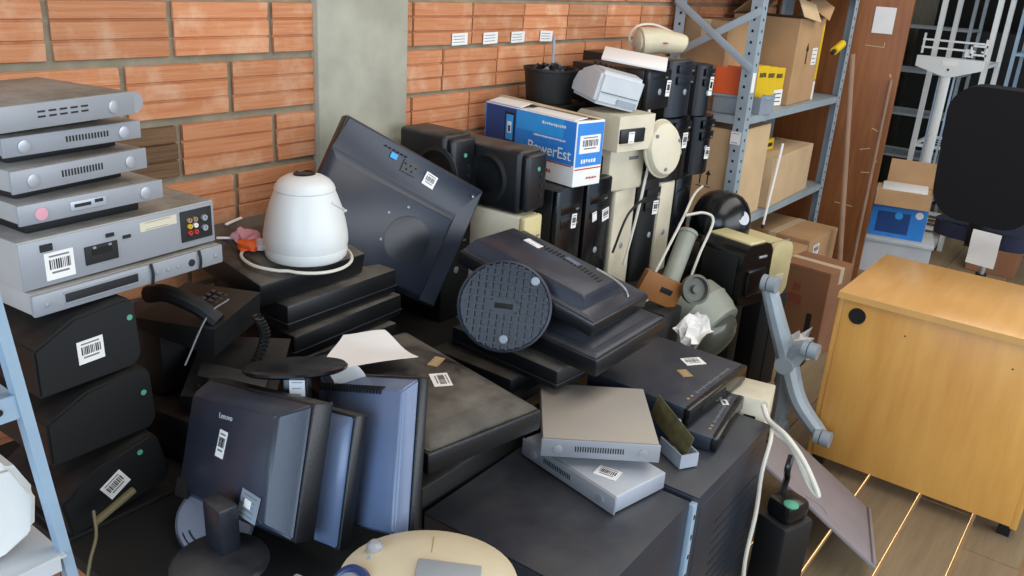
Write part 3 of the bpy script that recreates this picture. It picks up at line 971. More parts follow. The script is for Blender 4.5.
for k, (m, x, y, sz) in enumerate((('orange', -0.03, -0.01, 0.028), ('pink', 0.0, 0.0, 0.035), ('pink', 0.01, 0.03, 0.03), ('paper', 0.0, -0.03, 0.024))):
    b = MB()
    g = bmesh.ops.create_icosphere(b.bm, subdivisions=2, radius=sz)
    for v in b.bm.verts:
        v.co *= 1 + rs.uniform(-0.35, 0.25)
        v.co.z = max(v.co.z * 0.8, -0.004 - 0.001 * k)
    mi = b.mi(m)
    b.build('crumple', t, (x, y, 0.008), smooth=0)
for lb, x, y, rz in (('white strip lying on black box left of kettle', 1.325, -0.088, 22), ('second white strip beside the recorder stack', 1.262, -0.165, -42)):
    tag(MB().box((0, 0, 0), (0.075, 0.008, 0.004), 'paper', bev=0.001).build('plastic_strip', None, (x, y, 1.043 + 0.2126 * (y + 0.186)), (R(12), 0, R(rz))), lb, 'strip')

# ================================================================ BIG TILTED MONITOR
t, y1 = monitor('large black monitor tilted on a corner, back with white sticker', (1.631, -0.263, 0.872), (-13.3, 29.5, -27.0), 0.497, 0.40, d=0.045, bulge=0.032, shell='slate', inset=(0.03, 0.15, 0.03, 0.33), vents=False, lip=True)
sticker(t, (0.060, -0.0305, 0.345), 0.042, 0.040, (0, R(4), 0))
b = MB()
for k in range(6):
    b.box((-0.11 + k * 0.014, -0.0300, 0.373), (0.008, 0.002, 0.004), 'void')
b.build('vent_slots', t, smooth=0)
b = MB().box((-0.015, -0.0295, 0.348), (0.05, 0.003, 0.035), 'black')
for k in range(5):
    b.cyl((-0.033 + k * 0.009, -0.0325, 0.355 - 0.014 * (k % 2)), (-0.033 + k * 0.009, -0.029, 0.355 - 0.014 * (k % 2)), 0.003, 'void', n=8)
b.build('port_plate', t)
MB().box((-0.075, -0.0300, 0.358), (0.022, 0.002, 0.016), 'cyan').build('blue_sticker', t, smooth=0)
for x, z in ((0.02, 0.24), (-0.02, 0.12), (0.215, 0.365), (-0.03, 0.20)):
    MB().lathe([(0.004, 0), (0.004, 0.002), (0, 0.003)], 'galv', n=10).build('screw', t, (x, -0.0545 if z < 0.3 else -0.0295, z), (R(90), 0, 0))
MB().lathe([(0.075, 0), (0.07, 0.0015), (0.0, 0.0015)], 'charcoal', n=36).build('mount_plate', t, (0.06, -0.0542, 0.15), (R(90), 0, 0))

# ================================================================ FLAT TV LYING, AND SUPPORT
def lay(loc, rot, depth, hh):
    """matrix of a monitor lying on its screen: box frame -> monitor frame"""
    Mx = Matrix.Translation(loc) @ Euler([R(a) for a in rot]).to_matrix().to_4x4() @ Matrix.Translation((0, -hh / 2, depth / 2)) @ Matrix.Rotation(R(-90), 4, 'X')
    return Mx.to_translation(), [math.degrees(a) for a in Mx.to_euler()]


l_, r_ = lay((1.282, -0.81, 0.795), (0, 0, -100.5), 0.05, 0.311)
t, y1 = monitor('large dusty black television lying on its screen', l_, r_, 0.512, 0.311, d=0.05, bulge=0.03, shell='black_dusty', inset=(0.10, 0.10, 0.12, 0.14), vents=False)
sticker(t, (0.060, y1 - 0.001, 0.180), 0.062, 0.042, (0, R(25), 0))
s3 = sticker(t, (-0.02, y1 - 0.001, 0.228), 0.05, 0.025, (0, R(60), 0), bars=False, m='tan', lines=2)
s3.name = 'rating_label'
b = MB()
for k in range(14):
    b.box((0.18, -0.03, 0.06 + k * 0.014), (0.03, 0.012, 0.006), 'void')
b.build('vent_slots', t, smooth=0)
flatbox('dull black box hidden below the large lying television', (1.40, -0.66, 0.64), (0, 0, -8), 0.30, 0.36, 0.135, rim=False, group=None)

# paper sheet
pts = [(1.075, -0.715), (1.262, -0.590), (1.335, -0.655), (1.290, -0.808)]


def sheet(u, v):
    a = Vector(pts[0]).lerp(Vector(pts[1]), u)
    b_ = Vector(pts[3]).lerp(Vector(pts[2]), u)
    p = a.lerp(b_, v)
    z = 0.912 + 0.006 * math.sin(5 * u + 3 * v)
    return (p.x, p.y, z)


tag(MB().grid(sheet, 8, 6, 'paper', thick=0.0012).build('paper_sheet'), 'blank white paper sheet lying over the television and monitors', 'paper')


def flap(u, v):
    x = 1.045 + 0.045 * v
    y = -0.775 - 0.05 * v
    return (x + 0.02 * math.sin(u * 3), y - 0.015 * u, 0.955 - 0.075 * u + 0.01 * v)


tag(MB().grid(flap, 8, 4, 'paper', thick=0.0012).build('paper_sheet'), 'white paper strip curling down between the nearest monitors', 'paper')

# ================================================================ ROW OF LEANING MONITORS
t, y1 = monitor('nearest black monitor standing on a round base, maker name on back', (0.830, -0.796, 0.712), (-21.0, -11.8, -91.1), 0.353, 0.256, d=0.045, bulge=0.045, shell='slate', inset=(0.05, 0.14, 0.10, 0.12), vents=False, logo=('Lenovo', 0.015, -0.025, 0.197))
sticker(t, (-0.025, y1 - 0.001, 0.145), 0.026, 0.052, (0, R(6), 0))
b = sticker(t, (0.088, y1 - 0.001, 0.052), 0.058, 0.05, (0, R(8), 0), bars=False, m='galv', lines=5)
b.name = 'rating_label'
MB().box((0.086, y1 - 0.003, 0.056), (0.02, 0.001, 0.015), 'paper', rot=(0, R(8), 0)).build('paper_square', t, smooth=0)
MB().prism([(-0.158, 0.02), (-0.115, 0.02), (-0.12, 0.06), (-0.158, 0.055)], y1 - 0.002, y1 + 0.004, 'void', axis='y').build('port_recess', t)
MB().box((-0.03, -0.012, -0.045), (0.062, 0.04, 0.13), 'charcoal', bev=0.006).build('stand_column', t, (0.082, -0.090, 0.037), (R(21), R(11.8), 0))
MB().lathe([(0, 0), (0.085, 0), (0.088, 0.006), (0.082, 0.012), (0.04, 0.018), (0, 0.019)], 'charcoal', n=36).build('stand_base', t, (0.056, -0.088, -0.060), (R(21), R(11.8), 0))
monitor('second leaning monitor, squeezed behind the nearest one', (0.899, -0.836, 0.672), (-19.9, -10.4, -89.2), 0.321, 0.258, d=0.032, bulge=0.028, shell='bluegrey', inset=(0.2, 0.17, 0.10, 0.22), vents=False)
monitor('third leaning monitor with slotted black back, sky sheen painted pale blue', (1.006, -0.923, 0.665), (-20.1, -19.0, -94.2), 0.343, 0.309, d=0.023, bulge=0.042, shell='bluegrey', inset=(0.22, 0.02, 0.03, 0.08), vents=True)
# round bases
t = thing('monitor_stand', 'upturned round black monitor stand on top of monitors', 'stand', (0.995, -0.745, 0.948), (-13, 10.5, 0))
MB().lathe([(0, 0.012), (0.098, 0.010), (0.104, 0.014), (0.105, 0.020), (0.100, 0.024), (0.06, 0.020), (0, 0.019)], 'black_gloss', n=40).build('base', t)
MB().box((0.0, 0.0, -0.014), (0.05, 0.03, 0.052), 'black', bev=0.004).build('column', t, (-0.03, -0.04, 0), (0, 0, R(-54)))
b = sticker(t, (-0.052, -0.066, -0.01), 0.030, 0.032, (0, 0, R(-54)), bars=False, lines=3, m='whitegrey')
b.name = 'rating_label'
t = thing('monitor_stand', 'grey round monitor stand tilted behind the nearest base', 'stand', (0.812, -0.712, 0.678), (37, -39, 0))
MB().lathe([(0, 0), (0.072, 0), (0.076, 0.006), (0.070, 0.016), (0.03, 0.022), (0, 0.022)], 'disc_grey', n=36).build('base', t)
b = MB()
for k in range(3):
    b.tube([(0.05 * math.cos(a / 10) * (1 + k * 0.25), 0.05 * math.sin(a / 10) * (1 + k * 0.25), 0.0215 - k * 0.0035) for a in range(25, 45)], 0.0012, 'ink', n=4)
b.build('groove', t)

# cream appliance at the bottom edge
t = thing('cream_appliance', 'round cream appliance with silver knob and navy trim, bottom edge', 'appliance', (0.893, -1.212, 0.640), (0, 0, -54))
MB().lathe([(0, -0.055), (0.140, -0.055), (0.156, -0.02), (0.162, 0.045), (0.153, 0.070), (0.125, 0.086), (0.08, 0.094), (0, 0.096)], 'cream', n=48, sy=0.85, T=Matrix.Translation((0, 0, 0.055))).build('shell', t)
MB().lathe([(0.1605, 0.028), (0.163, 0.03), (0.1635, 0.045), (0.161, 0.047)], 'navy', n=48, sy=0.85, T=Matrix.Translation((0, 0, 0.055))).build('trim_band', t)
MB().lathe([(0.013, 0), (0.015, 0.006), (0.014, 0.016), (0.008, 0.022), (0, 0.023)], 'chrome', n=20).build('knob', t, (-0.100, 0.042, 0.137))
MB().lathe([(0.006, 0), (0.006, 0.006), (0, 0.007)], 'paleblue', n=12).build('button', t, (-0.104, 0.016, 0.138))
MB().lathe([(0.045, 0), (0.045, 0.012), (0.038, 0.014), (0.032, 0.010), (0, 0.008)], 'navy', n=28).build('dial', t, (-0.125, -0.040, 0.115), (R(30), R(-40), 0))
MB().lathe([(0.033, 0.010), (0.030, 0.016), (0, 0.018)], 'galv', n=28).build('dial_cap', t, (-0.125, -0.040, 0.115), (R(30), R(-40), 0))
MB().box((0.035, -0.02, 0.150), (0.11, 0.06, 0.006), 'tube', bev=0.002, rot=(0, R(4), 0)).build('window', t)
MB().box((0.0, 0.04, 0.149), (0.002, 0.08, 0.002), 'tan').build('seam', t)
tag(MB().box((0, 0, 0), (0.05, 0.02, 0.012), 'white', bev=0.004).cyl((-0.015, 0, 0), (-0.015, 0, 0.016), 0.008, 'white', n=12).build('plug', None, (0.812, -0.945, 0.652), (0, 0, R(10))), 'small white plug between nearest base and cream appliance', 'plug')

# ================================================================ MONITOR FACE DOWN WITH OVAL FOOT
l_, r_ = lay((1.921, -0.738, 0.904), (-2.0, 12.1, -87.2), 0.04, 0.33)
t, y1 = monitor('black monitor lying face down with ribbed curved back', l_, r_, 0.46, 0.33, d=0.04, bulge=0.045, shell='slate', inset=(0.05, 0.14, 0.10, 0.33), vents=False, lip=True)
b = MB()
for k in range(26):
    u_ = (k - 12.5) / 12.5
    b.box((-0.005 + -0.02 + u_ * 0.165, y1 - 0.0004, 0.188 - 0.03 * u_ * u_), (0.005, 0.0012, 0.026), 'void')
b.build('vent_slots', t, smooth=0)
s4 = sticker(t, (-0.10, y1 - 0.001, 0.175), 0.055, 0.028, (0, R(4), 0), bars=False, lines=2)
s4.name = 'paper_label'
s5 = sticker(t, (0.03, y1 - 0.001, 0.19), 0.05, 0.02, (0, R(8), 0), bars=False, m='bluegrey', lines=2)
s5.name = 'rating_label'
MB().tube(curve([(0.06, -0.0300, 0.300), (0.12, -0.0300, 0.292), (0.175, -0.0300, 0.268), (0.205, -0.0295, 0.235)], 5), 0.004, 'paper', n=6, flat=0.4).build('paper_strip', t)
# foot
F_ = thing('monitor_stand', 'oval black monitor foot with gridded underside and two pads', 'stand', (1.69, -0.745, 0.905), (0, -66, 27))
# local z is the outward normal (towards the viewer) ; y across ; x down-up
fm = 'slate'
MB().lathe([(0, -0.018), (0.10, -0.016), (0.124, -0.004), (0.126, 0.004), (0.120, 0.006), (0.117, 0.001), (0, 0.001)], fm, n=44, sy=1.02, sx=0.98).build('foot_plate', F_)
rb = MB()
for k in range(-5, 6):
    a = k * 0.02
    hl = math.sqrt(max(0, 0.117 ** 2 - a * a))
    rb.box((0, a, 0.0045), (2 * hl, 0.006, 0.009), 'black')
    rb.box((a, 0, 0.0046), (0.006, 2 * hl, 0.009), 'black')
rb.build('grid_ribs', F_, smooth=0)['kind'] = 'stuff'
MB().prism([(0.022 * math.cos(2 * PI * k / 20) + 0.0, (0.045 + 0.0) * math.sin(2 * PI * k / 20)) for k in range(20)], 0.0, 0.012, 'black', axis='z').build('pivot_boss', F_)
MB().box((0, 0, 0.0115), (0.014, 0.05, 0.003), 'void', bev=0.001).build('pivot_slot', F_)
for x, y in ((-0.088, 0.01), (0.075, 0.075)):
    MB().lathe([(0.012, 0.0), (0.012, 0.011), (0.010, 0.013), (0, 0.013)], 'galv', n=18).build('pad', F_, (x, -y, 0))
MB().tube([(0, 0, -0.012), (0.02, 0.0, -0.07)], 0.022, 'black', n=12).build('neck', F_)
# second monitor below
l_, r_ = lay((1.936, -0.814, 0.783), (3.6, 2.4, -92.7), 0.05, 0.354)
t, y1 = monitor('black monitor lying flat under the ribbed one', l_, r_, 0.41, 0.354, d=0.05, bulge=0.012, shell='slate', inset=(0.08, 0.08, 0.1, 0.1), vents=False)
# third
flatbox('flat black box with rounded rim under the lying monitors', (1.90, -0.72, 0.695), (0, 0, -94), 0.40, 0.32, 0.060, group=None)
flatbox('flat black box on the hidden table under the lying monitors', (1.86, -0.62, 0.64), (0, 0, -90), 0.30, 0.30, 0.047, rim=False, group=None)

# ================================================================ FLAT RECORDERS AND SILVER RECEIVERS ON THE CASES
dvr('thick black recorder with barcode and tan sticker, upper of two', (2.150, -1.033, 0.608), (0, 0, -0.5), 0.385, 0.334, 0.052, body='slate', bar=(0.095, -0.03, 0.065, 0.048, -35))
o = sticker(bpy.data.objects['video_recorder.001'], (0.0, -0.05, 0.0531), 0.045, 0.032, (R(-90), 0, R(55)), bars=False, m='tan', lines=2)
o.name = 'tan_sticker'
dvr('small black recorder under the barcoded one', (2.10, -1.098, 0.553), (0, 0, 9.6), 0.322, 0.322, 0.045, body='slate', bar=(0.06, -0.12, 0.03, 0.02, 30))
settop('receiver', 'silver receiver lying askew under another on the black case', (1.659, -1.079, 0.551), -102.0, 0.331, 0.188, 0.048, base=0.003, vents=16, vx=-0.03, top='zinc', front='silver', group='loose receivers on the black case')
J_ = bpy.data.objects['receiver.004']
sticker(J_, (0.08, -0.03, 0.0522), 0.06, 0.045, (R(-90), 0, R(20))).name = 'barcode_label'
I_ = settop('receiver', 'dusty silver receiver lying on top of the askew one', (1.735, -1.033, 0.603), -53.1, 0.294, 0.302, 0.049, base=0.026, vents=20, vx=0.0, top='silver_tan', front='silver', group='loose receivers on the black case')
t = thing('open_receiver_part', 'broken silver casing with green circuit board beside receivers', 'casing', (1.875, -1.215, 0.553), (0, 0, -30))
MB().box((0, -0.05, 0.022), (0.055, 0.003, 0.04), 'zinc').box((-0.026, 0.0, 0.022), (0.003, 0.10, 0.04), 'zinc').box((0.026, 0.0, 0.022), (0.003, 0.10, 0.04), 'zinc').box((0, 0, 0.002), (0.055, 0.10, 0.003), 'zinc').build('casing', t, smooth=0)
b = MB().box((-0.008, 0.06, 0.06), (0.002, 0.19, 0.070), 'pcb')
rs = random.Random(11)
for k in range(12):
    b.box((-0.003, rs.uniform(-0.02, 0.12), rs.uniform(0.03, 0.09)), (0.008, rs.uniform(0.006, 0.016), rs.uniform(0.006, 0.016)), rs.choice(['ink', 'galv', 'green', 'tan']))
b.build('circuit_board', t, (0, 0, 0), (R(10), R(8), 0), smooth=0)
t = thing('beige_box', 'pale beige box with black mark behind the black recorders', 'box', (2.325, -1.235, 0.0), (0, 0, -78))
MB().box((0, 0, 0.30), (0.115, 0.13, 0.60), 'beige', bev=0.004).build('case', t)
MB().box((0.01, -0.0655, 0.535), (0.035, 0.002, 0.014), 'ink').build('brand_mark', t, smooth=0)

# ================================================================ CORDS, LEANING PANEL, GEAR AT THE DESK FOOT
t = thing('leaning_board', 'lilac grey panel leaning between black case and desk', 'panel')
t.matrix_world = Matrix.Translation((2.41, -1.48, 0.212)) @ Euler((R(-101.1), R(32.5), R(-80.1))).to_matrix().to_4x4()
MB().box((0, 0, 0.226), (0.456, 0.012, 0.452), 'brownboard', bev=0.003).build('sheet', t)
MB().box((0.215, -0.008, 0.226), (0.012, 0.01, 0.44), 'brownboard', bev=0.002).build('folded_edge', t)
MB().tube(curve([(-0.06, -0.0065, 0.04), (0.0, -0.0065, 0.07), (0.03, -0.0065, 0.05)], 5), 0.002, 'greyink', n=5).build('scratch', t)
tag(MB().tube(curve([(2.24, -1.30, 0.60), (2.21, -1.335, 0.575), (2.17, -1.40, 0.57), (2.14, -1.47, 0.53), (2.12, -1.53, 0.46), (2.13, -1.50, 0.47), (2.17, -1.42, 0.545), (2.19, -1.36, 0.555)], 7), 0.0075, 'cord', n=8).build('white_cable'), 'thick white cable looped over the leaning grey panel', 'cord')
tag(MB().tube(curve([(2.20, -1.35, 0.56), (2.14, -1.37, 0.55), (2.10, -1.375, 0.47), (2.10, -1.38, 0.34), (2.07, -1.385, 0.18), (2.09, -1.40, 0.01)], 7), 0.006, 'cord', n=8).build('white_cable'), 'white cable hanging straight down the black case side', 'cord')
t = thing('black_device', 'black device with green light at the foot of the case', 'device', (2.27, -1.42, 0.0), (0, 0, -20))
MB().box((0, 0, 0.13), (0.13, 0.11, 0.26), 'black_matte', bev=0.012).build('body', t)
MB().box((0, 0, 0.29), (0.10, 0.09, 0.07), 'black_gloss', bev=0.02).build('head', t)
MB().lathe([(0.022, 0), (0.022, 0.004), (0.012, 0.010), (0, 0.011)], 'green', n=18).build('green_cap', t, (-0.03, -0.03, 0.324))
MB().tube(curve([(0, 0.03, 0.32), (0.01, 0.03, 0.37), (-0.01, 0.02, 0.41), (0.01, 0.03, 0.45)], 5), 0.010, 'black_gloss', n=8).build('cable_stub', t)

# ================================================================ SWIVEL CHAIR BASE LYING ON ITS SIDE, VACUUM, SCRAP
t = thing('chair_base', 'grey five-legged swivel chair base lying on its side', 'chair base', (3.0, -1.06, 0.42))
hub = Vector((0.02, -0.06, -0.01))
legs = [[(0.02, -0.06, -0.01), (0.0, 0.0, 0.14), (0.0, 0.065, 0.29)], [(0.02, -0.06, -0.01), (0.0, -0.13, -0.14), (0.0, -0.235, -0.245)], [(0.02, -0.06, -0.01), (0.0, -0.10, 0.06), (-0.01, -0.13, 0.085)], [(0.02, -0.06, -0.01), (0.05, -0.06, -0.16), (0.07, -0.05, -0.30)], [(0.02, -0.06, -0.01), (0.12, -0.03, -0.10), (0.19, 0.0, -0.18)]]
MB().cyl((0.06, -0.06, -0.01), (-0.03, -0.06, -0.01), 0.035, 'tube', n=18).build('hub', t)
for i, L in enumerate(legs):
    c = curve(L, 5)
    n = len(c)
    lg = MB().tube(c, 0.03, 'tube', n=10, radii=[0.040 - 0.010 * k / (n - 1) for k in range(n)]).build('leg', t)
    e = Vector(L[-1])
    d_ = (e - Vector(L[-2])).normalized()
    cc = MB().cyl(e + Vector((-0.02, -0.012, 0.0)), e + Vector((-0.02, -0.045, 0.0)), 0.031, 'caster', n=20).cyl(e + Vector((-0.02, 0.012, 0.0)), e + Vector((-0.02, -0.008, 0.0)), 0.031, 'caster', n=20).cyl(e, e + Vector((-0.02, -0.01, 0)), 0.012, 'black', n=10)
    cc.build('caster', lg)
MB().cyl((0.06, -0.06, -0.01), (0.16, -0.06, -0.05), 0.022, 'black', n=14).build('gas_column', t)
t = thing('vacuum_cleaner', 'grey green drum vacuum with dark glossy dome, lying', 'vacuum', (2.93, -0.695, 0.54), (115, 0, -4))
MB().lathe([(0, 0), (0.14, 0), (0.156, 0.02), (0.160, 0.075), (0.163, 0.079), (0.159, 0.083), (0.150, 0.13), (0.135, 0.16), (0.12, 0.165)], 'greyv', n=40).build('drum', t)
MB().lathe([(0.113, 0.162), (0.104, 0.193), (0.090, 0.210), (0.065, 0.225), (0.035, 0.233), (0, 0.235)], 'gloss_dome', n=40).build('dome', t, smooth=70)
MB().lathe([(0.115, 0.150), (0.138, 0.154), (0.136, 0.169), (0.113, 0.173)], 'greyv', n=40).build('collar', t)
for k in range(2):
    MB().box((0.153 * math.cos(R(-60 + 60 * k)), 0.153 * math.sin(R(-60 + 60 * k)), 0.11), (0.012, 0.02, 0.05), 'black', bev=0.003).build('latch', t)
pts_c = random.Random(2)


def crumple(seed, s):
    rnd = random.Random(seed)
    H = [[rnd.uniform(-1, 1) for _ in range(6)] for _ in range(6)]

    def f(u, v):
        i, j = int(round(u * 5)), int(round(v * 5))
        return ((u - 0.5) * s + H[j][i] * s * 0.08, (v - 0.5) * s * 0.8 + H[i][j] * s * 0.08, 0.03 + H[i][j] * s * 0.14)
    return f


o = MB().grid(crumple(4, 0.12), 5, 5, 'paper', thick=0.0015).build('crumpled_paper', None, (2.70, -0.85, 0.555), (R(50), R(-30), R(-30)), smooth=0)
tag(o, 'crumpled white paper resting against the grey vacuum drum', 'paper')
o = MB().grid(crumple(9, 0.14), 5, 5, 'white', thick=0.0015).build('plastic_bag', None, (3.30, -1.05, 0.36), (R(60), R(-10), R(-40)), smooth=0)
tag(o, 'small white plastic bag behind the lower chair caster', 'bag')
t = thing('wood_offcut', 'small orange brown wooden piece with a dark slot', 'wood piece', (2.635, -0.715, 0.655), (0, 24, -38))
MB().box((0, 0, 0.045), (0.17, 0.03, 0.10), 'orange_w', bev=0.003).build('block', t)
MB().box((0.02, -0.016, 0.05), (0.05, 0.003, 0.02), 'void', bev=0.001).build('slot', t)
tag(MB().box((0, 0, 0), (0.14, 0.12, 0.63), 'black_matte', bev=0.01).build('black_cabinet', None, (2.66, -0.73, 0.315)), 'dull black cabinet under the small orange wooden piece', 'cabinet')
tag(MB().tube(curve([(2.86, -0.90, 0.02), (2.95, -1.0, 0.10), (3.02, -1.12, 0.06), (2.9, -1.2, 0.02)], 6), 0.02, 'black', n=8).build('vacuum_hose'), 'black hose coiled on the floor beside the chair base', 'hose')

tag(MB().box((0, 0, 0), (0.72, 0.05, 0.60), 'black_matte', bev=0.006).build('black_box', None, (1.62, -0.835, 0.30)), 'long dull black box standing under the lying television', 'box')

# ================================================================ ROW OF TOWERS AND PRINTERS ALONG THE BRICK WALL
G = 'computer towers along the brick wall'


def speaker(label, loc, w, d, h, rz=0):
    t = thing('speaker_box', label, 'speaker', loc, (0, 0, rz), 'black speaker boxes by the wall')
    n = 6
    b = MB().box((0, 0.01, h / 2), (w, d - 0.02, h), 'black_dusty', bev=0.016, seg=3)
    b.build('cabinet', t)
    MB().box((0, -d / 2 + 0.008, h / 2), (w * 0.86, 0.03, h * 0.9), 'black', bev=0.014, seg=3).build('front_panel', t)
    MB().lathe([(0.085, 0), (0.085, 0.006), (0.072, 0.010), (0.03, -0.004), (0, 0.004)], 'black_matte', n=30).build('woofer', t, (-w / 2 + 0.002, -0.06, h * 0.48), (0, R(-90), 0))
    MB().lathe([(0.007, 0), (0.007, 0.003), (0, 0.004)], 'green', n=12).build('power_light', t, (0.0, -d / 2 - 0.008, h * 0.72), (R(90), 0, 0))
    f = MB()
    for k in range(3):
        f.cyl((0.02, -d / 2 - 0.010, h * 0.3 + k * 0.03), (0.02, -d / 2 - 0.006, h * 0.3 + k * 0.03), 0.006, 'charcoal', n=12)
    f.build('knob', t)


speaker('black speaker box nearer the tilted monitor, rounded front', (2.035, -0.180, 1.02), 0.13, 0.22, 0.235)
speaker('black speaker box touching the blue carton, green light on front', (2.15, -0.285, 1.02), 0.12, 0.42, 0.205)
# beige slim tower and things under the speakers
tower('yellowed beige tower with narrow front under the black speakers', (2.135, -0.30, 0.60), 0.095, 0.42, 0.418, body='beige', front='ivory', group=G, bays=1)
tower('black tower hidden behind the tilted monitor, below the speakers', (2.015, -0.185, 0.64), 0.14, 0.22, 0.378, body='black_dusty', front='black_matte', group=G)
tower('black tower with one sticker, left one under the blue carton', (2.345, -0.30, 0.60), 0.155, 0.42, 0.475, bar=(0.02, 0.36, 0.03, 0.05, 4), body='black', front='black_gloss', group=G)
tower('black tower with two stickers, right one under the blue carton', (2.545, -0.29, 0.60), 0.165, 0.42, 0.475, bar=(0.045, 0.34, 0.045, 0.045, -8), body='black', front='black_gloss', group=G)
sticker(bpy.data.objects[[o.name for o in bpy.data.objects if o.get('label', '').startswith('black tower with two')][0]], (-0.03, -0.2145, 0.345), 0.028, 0.034, (0, R(-8), 0), bars=False, lines=2).name = 'paper_label'
# blue carton
bx = thing('blue_carton', 'blue and white printed carton with open top flap', 'box', (2.445, -0.300, 1.0785), (0, 0, -100))
W_, D_, H_ = 0.455, 0.135, 0.218
MB().box((0, 0, H_ / 2), (W_, D_, H_), 'paper', bev=0.002, seg=1).build('body', bx)
b = MB().box((0, -D_ / 2 - 0.0006, H_ * 0.66), (W_ - 0.006, 0.001, H_ * 0.66), 'blue')
b.box((-W_ * 0.31, -D_ / 2 - 0.0012, H_ * 0.66), (W_ * 0.34, 0.001, H_ * 0.64), 'blue_dark')
b.box((W_ * 0.12, -D_ / 2 - 0.0012, H_ * 0.84), (W_ * 0.5, 0.001, H_ * 0.28), 'cyan')
b.box((W_ / 2 + 0.0006, 0, H_ * 0.64), (0.001, D_ - 0.008, H_ * 0.66), 'blue')
b.box((W_ / 2 + 0.0006, 0, H_ * 0.27), (0.001, D_ - 0.008, 0.004), 'red')
b.box((0.1, -D_ / 2 - 0.0008, H_ * 0.315), (W_ * 0.5, 0.001, 0.004), 'red')
b.build('printed_area', bx, smooth=0)
pic = MB().box((-W_ * 0.205, -D_ / 2 - 0.002, H_ * 0.66), (0.052, 0.001, H_ * 0.52), 'ink').box((-W_ * 0.205, -D_ / 2 - 0.0026, H_ * 0.68), (0.036, 0.001, H_ * 0.40), 'cyan').box((-W_ * 0.205, -D_ / 2 - 0.0032, H_ * 0.68), (0.020, 0.001, H_ * 0.18), 'paper').box((-W_ * 0.205, -D_ / 2 - 0.0036, H_ * 0.66), (0.012, 0.001, H_ * 0.10), 'blue_dark')
pic.build('product_picture', bx, smooth=0)
lettering('PowerEst', 0.054, 'paper', bx, (W_ * 0.235, -D_ / 2 - 0.002, H_ * 0.47))
small_print(bx, (W_ * 0.27, -D_ / 2 - 0.0020, H_ * 0.88), 0.11, 0.010, 'paper')
small_print(bx, (W_ * 0.23, -D_ / 2 - 0.0020, H_ * 0.67), 0.15, 0.007, 'paper')
small_print(bx, (W_ * 0.17, -D_ / 2 - 0.0010, H_ * 0.16), 0.085, 0.014, 'red')
MB().box((W_ * 0.17, -D_ / 2 - 0.001, H_ * 0.09), (0.05, 0.001, 0.005), 'red').build('red_mark', bx, smooth=0)
small_print(bx, (W_ / 2 + 0.0014, 0.0, H_ * 0.39), 0.075, 0.014, 'paper', (0, 0, R(90)))
small_print(bx, (W_ / 2 + 0.0010, 0.02, H_ * 0.12), 0.05, 0.008, 'red', (0, 0, R(90)))
s_ = sticker(bx, (W_ / 2 + 0.0014, 0.0, H_ * 0.65), 0.10, 0.06, (0, 0, R(90)), bars=True)
MB().box((0, 0.0, 0), (W_ * 0.98, D_ * 0.48, 0.003), 'kraft_pale').build('flap', bx, (0, 0.02, H_ + 0.012), (R(-10), R(1), 0), smooth=0)
MB().box((0, 0, 0), (W_ * 0.5, D_ * 0.45, 0.003), 'paper').build('flap', bx, (0.1, -D_ * 0.26, H_ + 0.005), (R(6), 0, 0), smooth=0)
MB().box((0, 0, 0), (W_ * 0.36, D_ * 0.45, 0.003), 'paper').build('flap', bx, (-0.13, -D_ * 0.26, H_ + 0.010), (R(12), 0, 0), smooth=0)

# things behind / right of the carton
tower('black tower standing behind the blue carton by the wall', (2.67, -0.175, 1.078), 0.16, 0.21, 0.215, body='black', front='black_matte', group=G, bays=1)
tower('black tower at the wall, under the one behind the blue carton', (2.70, -0.165, 0.60), 0.13, 0.19, 0.475, body='black', front='black_matte', group=G, bays=1)
t = thing('mesh_bin', 'black bin full of scraps with thin rod sticking up', 'bin', (2.66, -0.17, 1.295))
MB().lathe([(0, 0), (0.085, 0), (0.098, 0.11), (0.102, 0.112), (0.102, 0.120), (0.096, 0.120), (0.09, 0.095), (0, 0.095)], 'black_matte', n=32).build('body', t)
rs = random.Random(8)
b = MB()
for k in range(26):
    a, r = rs.uniform(0, 6.28), rs.uniform(0, 0.075)
    b.box((r * math.cos(a), r * math.sin(a), 0.105 + rs.uniform(0, 0.02)), (rs.uniform(0.015, 0.04), rs.uniform(0.01, 0.02), 0.012), rs.choice(['black', 'charcoal', 'black_matte', 'greyink']), rot=(rs.uniform(-1, 1), rs.uniform(-1, 1), rs.uniform(0, 3)))
o = b.build('scraps', t, smooth=0)
o['kind'] = 'stuff'
MB().cyl((0.01, 0.0, 0.10), (0.02, 0.01, 0.235), 0.005, 'galv', n=8).build('rod', t)
# beige column
tower('tall beige tower front with oval slots beside stickered black towers', (2.755, -0.385, 0.60), 0.150, 0.21, 0.405, body='bluegrey', front='beige', group=G, bays=0)
t = thing('beige_box', 'square beige box with dark left side below the printer', 'box', (2.735, -0.41, 1.007), (0, 0, -12))
MB().box((0, 0, 0.08), (0.19, 0.19, 0.16), 'beige', bev=0.012).build('case', t)
MB().box((-0.096, 0.0, 0.085), (0.003, 0.12, 0.09), 'black_matte', bev=0.002).build('dark_side_panel', t)  # dark panel over part of the left side
MB().box((0.03, -0.096, 0.12), (0.05, 0.003, 0.012), 'greyink', bev=0.001).build('slot', t)
t = thing('printer', 'beige printer with dark paper slot under the pale one', 'printer', (2.705, -0.42, 1.169), (0, 0, -11))
MB().prism([(-0.13, 0), (0.12, 0), (0.12, 0.07), (0.06, 0.125), (-0.13, 0.125)], -0.10, 0.09, 'beige', axis='x').build('body', t)
MB().box((-0.03, -0.128, 0.055), (0.13, 0.02, 0.05), 'black', bev=0.004).build('paper_slot', t)
sticker(t, (-0.04, -0.139, 0.05), 0.03, 0.04, bars=False, lines=2).name = 'paper_label'
